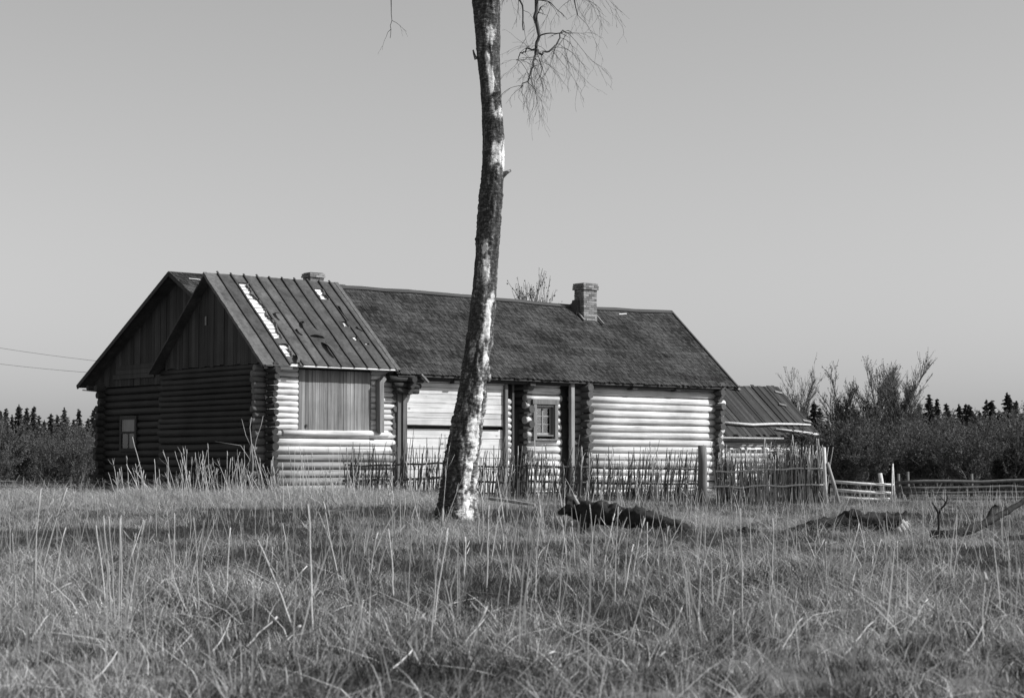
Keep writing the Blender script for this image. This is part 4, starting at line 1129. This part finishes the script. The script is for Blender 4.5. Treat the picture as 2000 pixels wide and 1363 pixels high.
main = [(68, 1150, 66, 955), (78, 1145, 118, 950), (102, 1150, 128, 1032), (206, 1210, 192, 1025), (219, 1226, 210, 1012), (226, 1226, 217, 1014), (231, 1226, 238, 1012), (236, 1216, 243, 1012), (247, 1230, 275, 1015), (244, 1160, 250, 1040),
        (335, 1105, 325, 1042), (340, 1120, 340, 1000), (388, 1220, 381, 1010), (440, 1180, 448, 1030), (575, 1236, 517, 1050), (612, 1252, 605, 985), (664, 1140, 625, 985), (650, 1080, 620, 1000), (770, 1172, 763, 1030), (797, 1192, 801, 1010),
        (838, 1272, 860, 1000), (847, 1232, 868, 1030), (950, 1166, 955, 985), (985, 1080, 970, 992), (1045, 1182, 1047, 990), (1090, 1190, 1100, 1005), (1155, 1132, 1161, 985), (1200, 1182, 1203, 990), (1235, 1150, 1247, 1010), (1218, 1168, 1236, 1060),
        (1365, 1252, 1360, 1110), (1408, 1200, 1422, 1100), (1450, 1202, 1442, 992), (1505, 1172, 1518, 1012), (1842, 1272, 1812, 1060), (1920, 1272, 1912, 1120), (1690, 1182, 1712, 1050), (1430, 1280, 1429, 1190), (1372, 1280, 1370, 1200), (1505, 1265, 1521, 1200),
        (1030, 1190, 1022, 1112), (1105, 1090, 1098, 1010), (1125, 1120, 1118, 1020), (1180, 1110, 1192, 1000), (1260, 1120, 1272, 1020), (1300, 1100, 1296, 1030), (1575, 1130, 1590, 1050), (1610, 1150, 1622, 1060), (1560, 1290, 1548, 1180), (300, 1300, 310, 1190),
        (690, 1290, 700, 1170), (1980, 1250, 1990, 1110), (1750, 1130, 1760, 1060), (910, 1290, 930, 1180), (1660, 1100, 1672, 1020), (30, 1200, 20, 1040), (720, 1130, 735, 1040), (560, 1100, 552, 1020), (480, 1110, 470, 1030), (905, 1130, 915, 1050)]
for xb, yb, xt, yt in main:
    b = on_ground(xb, yb); t_ = at(xt, yt, b.y + GR.uniform(-.08, .08)); put_stalk(b, t_, .75 + .35 * (b.y > 12), *LAB_N)
LAB_L = ('pale dry stalk fallen aslant across the low grass', 'dry stalks fallen aslant in the grass')
for xb, yb, xt, yt in [(415, 1272, 460, 1216), (470, 1272, 532, 1205), (520, 1280, 592, 1222), (540, 1170, 600, 1105), (780, 1266, 832, 1200), (900, 1266, 950, 1212), (1152, 1272, 1222, 1222), (1525, 1272, 1562, 1212), (80, 1168, 136, 1150), (110, 1245, 155, 1200), (60, 1250, 92, 1205),
                       (250, 1160, 300, 1135), (690, 1185, 712, 1158), (640, 1200, 690, 1172), (860, 1190, 930, 1176), (1290, 1260, 1340, 1190), (1650, 1280, 1700, 1220), (1770, 1240, 1800, 1160), (1380, 1150, 1420, 1128), (1120, 1240, 1060, 1200), (1880, 1280, 1930, 1230), (330, 1290, 380, 1240), (750, 1320, 810, 1270), (1010, 1310, 1070, 1255), (1240, 1330, 1300, 1280), (180, 1330, 240, 1280)]:
    b = on_ground(xb, yb); t_ = at(xt, yt, b.y + GR.uniform(-.1, .35)); t_.z = max(t_.z, ground_z(t_.x, t_.y) + .06); put_stalk(b, t_, .85, *LAB_L)
LAB_H = ('pale dry stalk standing against the dark gable wall', 'dry stalks in front of the dark gable wall')
for i in range(46):
    px = GR.uniform(225, 560); Y_ = GR.uniform(40, 47); b = at(px, 960, Y_); b.z = ground_z(b.x, Y_)
    hh = GR.uniform(.5, 1.0); t_ = b + Vector((GR.gauss(-.04, .13), 0, hh)); put_stalk(b, t_, GR.uniform(1.2, 2.0), *LAB_H)
for xb, xt, yt in ((285, 262, 852), (255, 245, 892), (300, 271, 915), (345, 325, 880), (366, 361, 875), (395, 375, 885), (275, 250, 905)):
    Y_ = 42; b = at(xb, 962, Y_); b.z = ground_z(b.x, Y_); put_stalk(b, at(xt, yt, Y_), 2.0, *LAB_H)
LAB_F = ('pale dry stalk standing in front of the wattle fence', 'dry stalks in front of the wattle fence')
for i in range(70):
    px = GR.uniform(540, 1330) if GR.random() < .8 else GR.uniform(1330, 1700); Y_ = GR.uniform(34, 43); b = at(px, 960, Y_); b.z = ground_z(b.x, Y_)
    hh = GR.uniform(.35, .95) * (1 if px < 1350 else .6); put_stalk(b, b + Vector((GR.gauss(0, .12), 0, hh)), GR.uniform(1.0, 1.8), *LAB_F)
for xb, xt, yt in ((865, 872, 870), (945, 930, 880), (870, 905, 915), (820, 790, 905), (800, 836, 895), (985, 970, 905), (1060, 1035, 905)):
    Y_ = 29.0; b = at(xb, 1000, Y_); b.z = ground_z(b.x, Y_); put_stalk(b, at(xt, yt, Y_), 1.3, *LAB_F)
for i in range(75):
    px = GR.uniform(350, 720); Y_ = GR.uniform(38, 46); b = at(px, 960, Y_); b.z = ground_z(b.x, Y_)
    put_stalk(b, b + Vector((GR.gauss(-.03, .14), 0, GR.uniform(.6, 1.25))), GR.uniform(.9, 1.5), *(LAB_H if px < 520 else LAB_F))
# many more thin stalks nobody could count
m = MB(); GS = random.Random(17)
for i in range(2000):
    Y_ = 6.5 + 42 * GS.random() ** .8; x_ = GS.uniform(-.31, .31) * Y_
    if in_house(x_, Y_) or GS.random() < 1.3 * dark_band(x_, Y_): continue
    b = Vector((x_, Y_, ground_z(x_, Y_) - .02)); hh = GS.uniform(.18, .55) * (1.25 if Y_ > 38 and x_ < 1 else 1)
    ln = Vector((GS.gauss(0, .16), GS.gauss(0, .16), 1)); m.t = GS.uniform(0, 1)
    r_ = GS.uniform(.0022, .0038) * (1 + .025 * Y_)
    m.tube([b, b + ln * hh * .5, b + ln * hh + Vector((GS.gauss(0, .03), 0, 0))], [r_, r_ * .85, r_ * .4], 3, cap=False)
tag(m.build('thin_stalks', M['stalk'], None, False, True), 'thin dry weed stems scattered through the meadow', 'stalks', kind='stuff')
# branching weed by the house corner
wb = at(492, 965, 50.0); wb.z = ground_z(wb.x, 50.0)
m = MB(); m.t = .4
def wp(px, py): return at(px, py, 50.0) - wb
m.tube([wp(492, 968), wp(494, 900), wp(491, 865), wp(488, 835), wp(491, 815)], [.02, .017, .014, .011, .006], 6)
m.tube([wp(494, 900), wp(500, 860), wp(510, 830), wp(514, 812)], [.012, .010, .008, .005], 5)
m.tube([wp(494, 880), wp(480, 850), wp(472, 818)], [.009, .008, .004], 5)
m.tube([wp(493, 905), wp(470, 870), wp(420, 862)], [.009, .008, .003], 5)
tag(link('dry_weed', m.mesh('dry_weed', M['stalk'], True, True), None, wb), 'tall branching dry weed at the shaded corner of the house', 'weed')
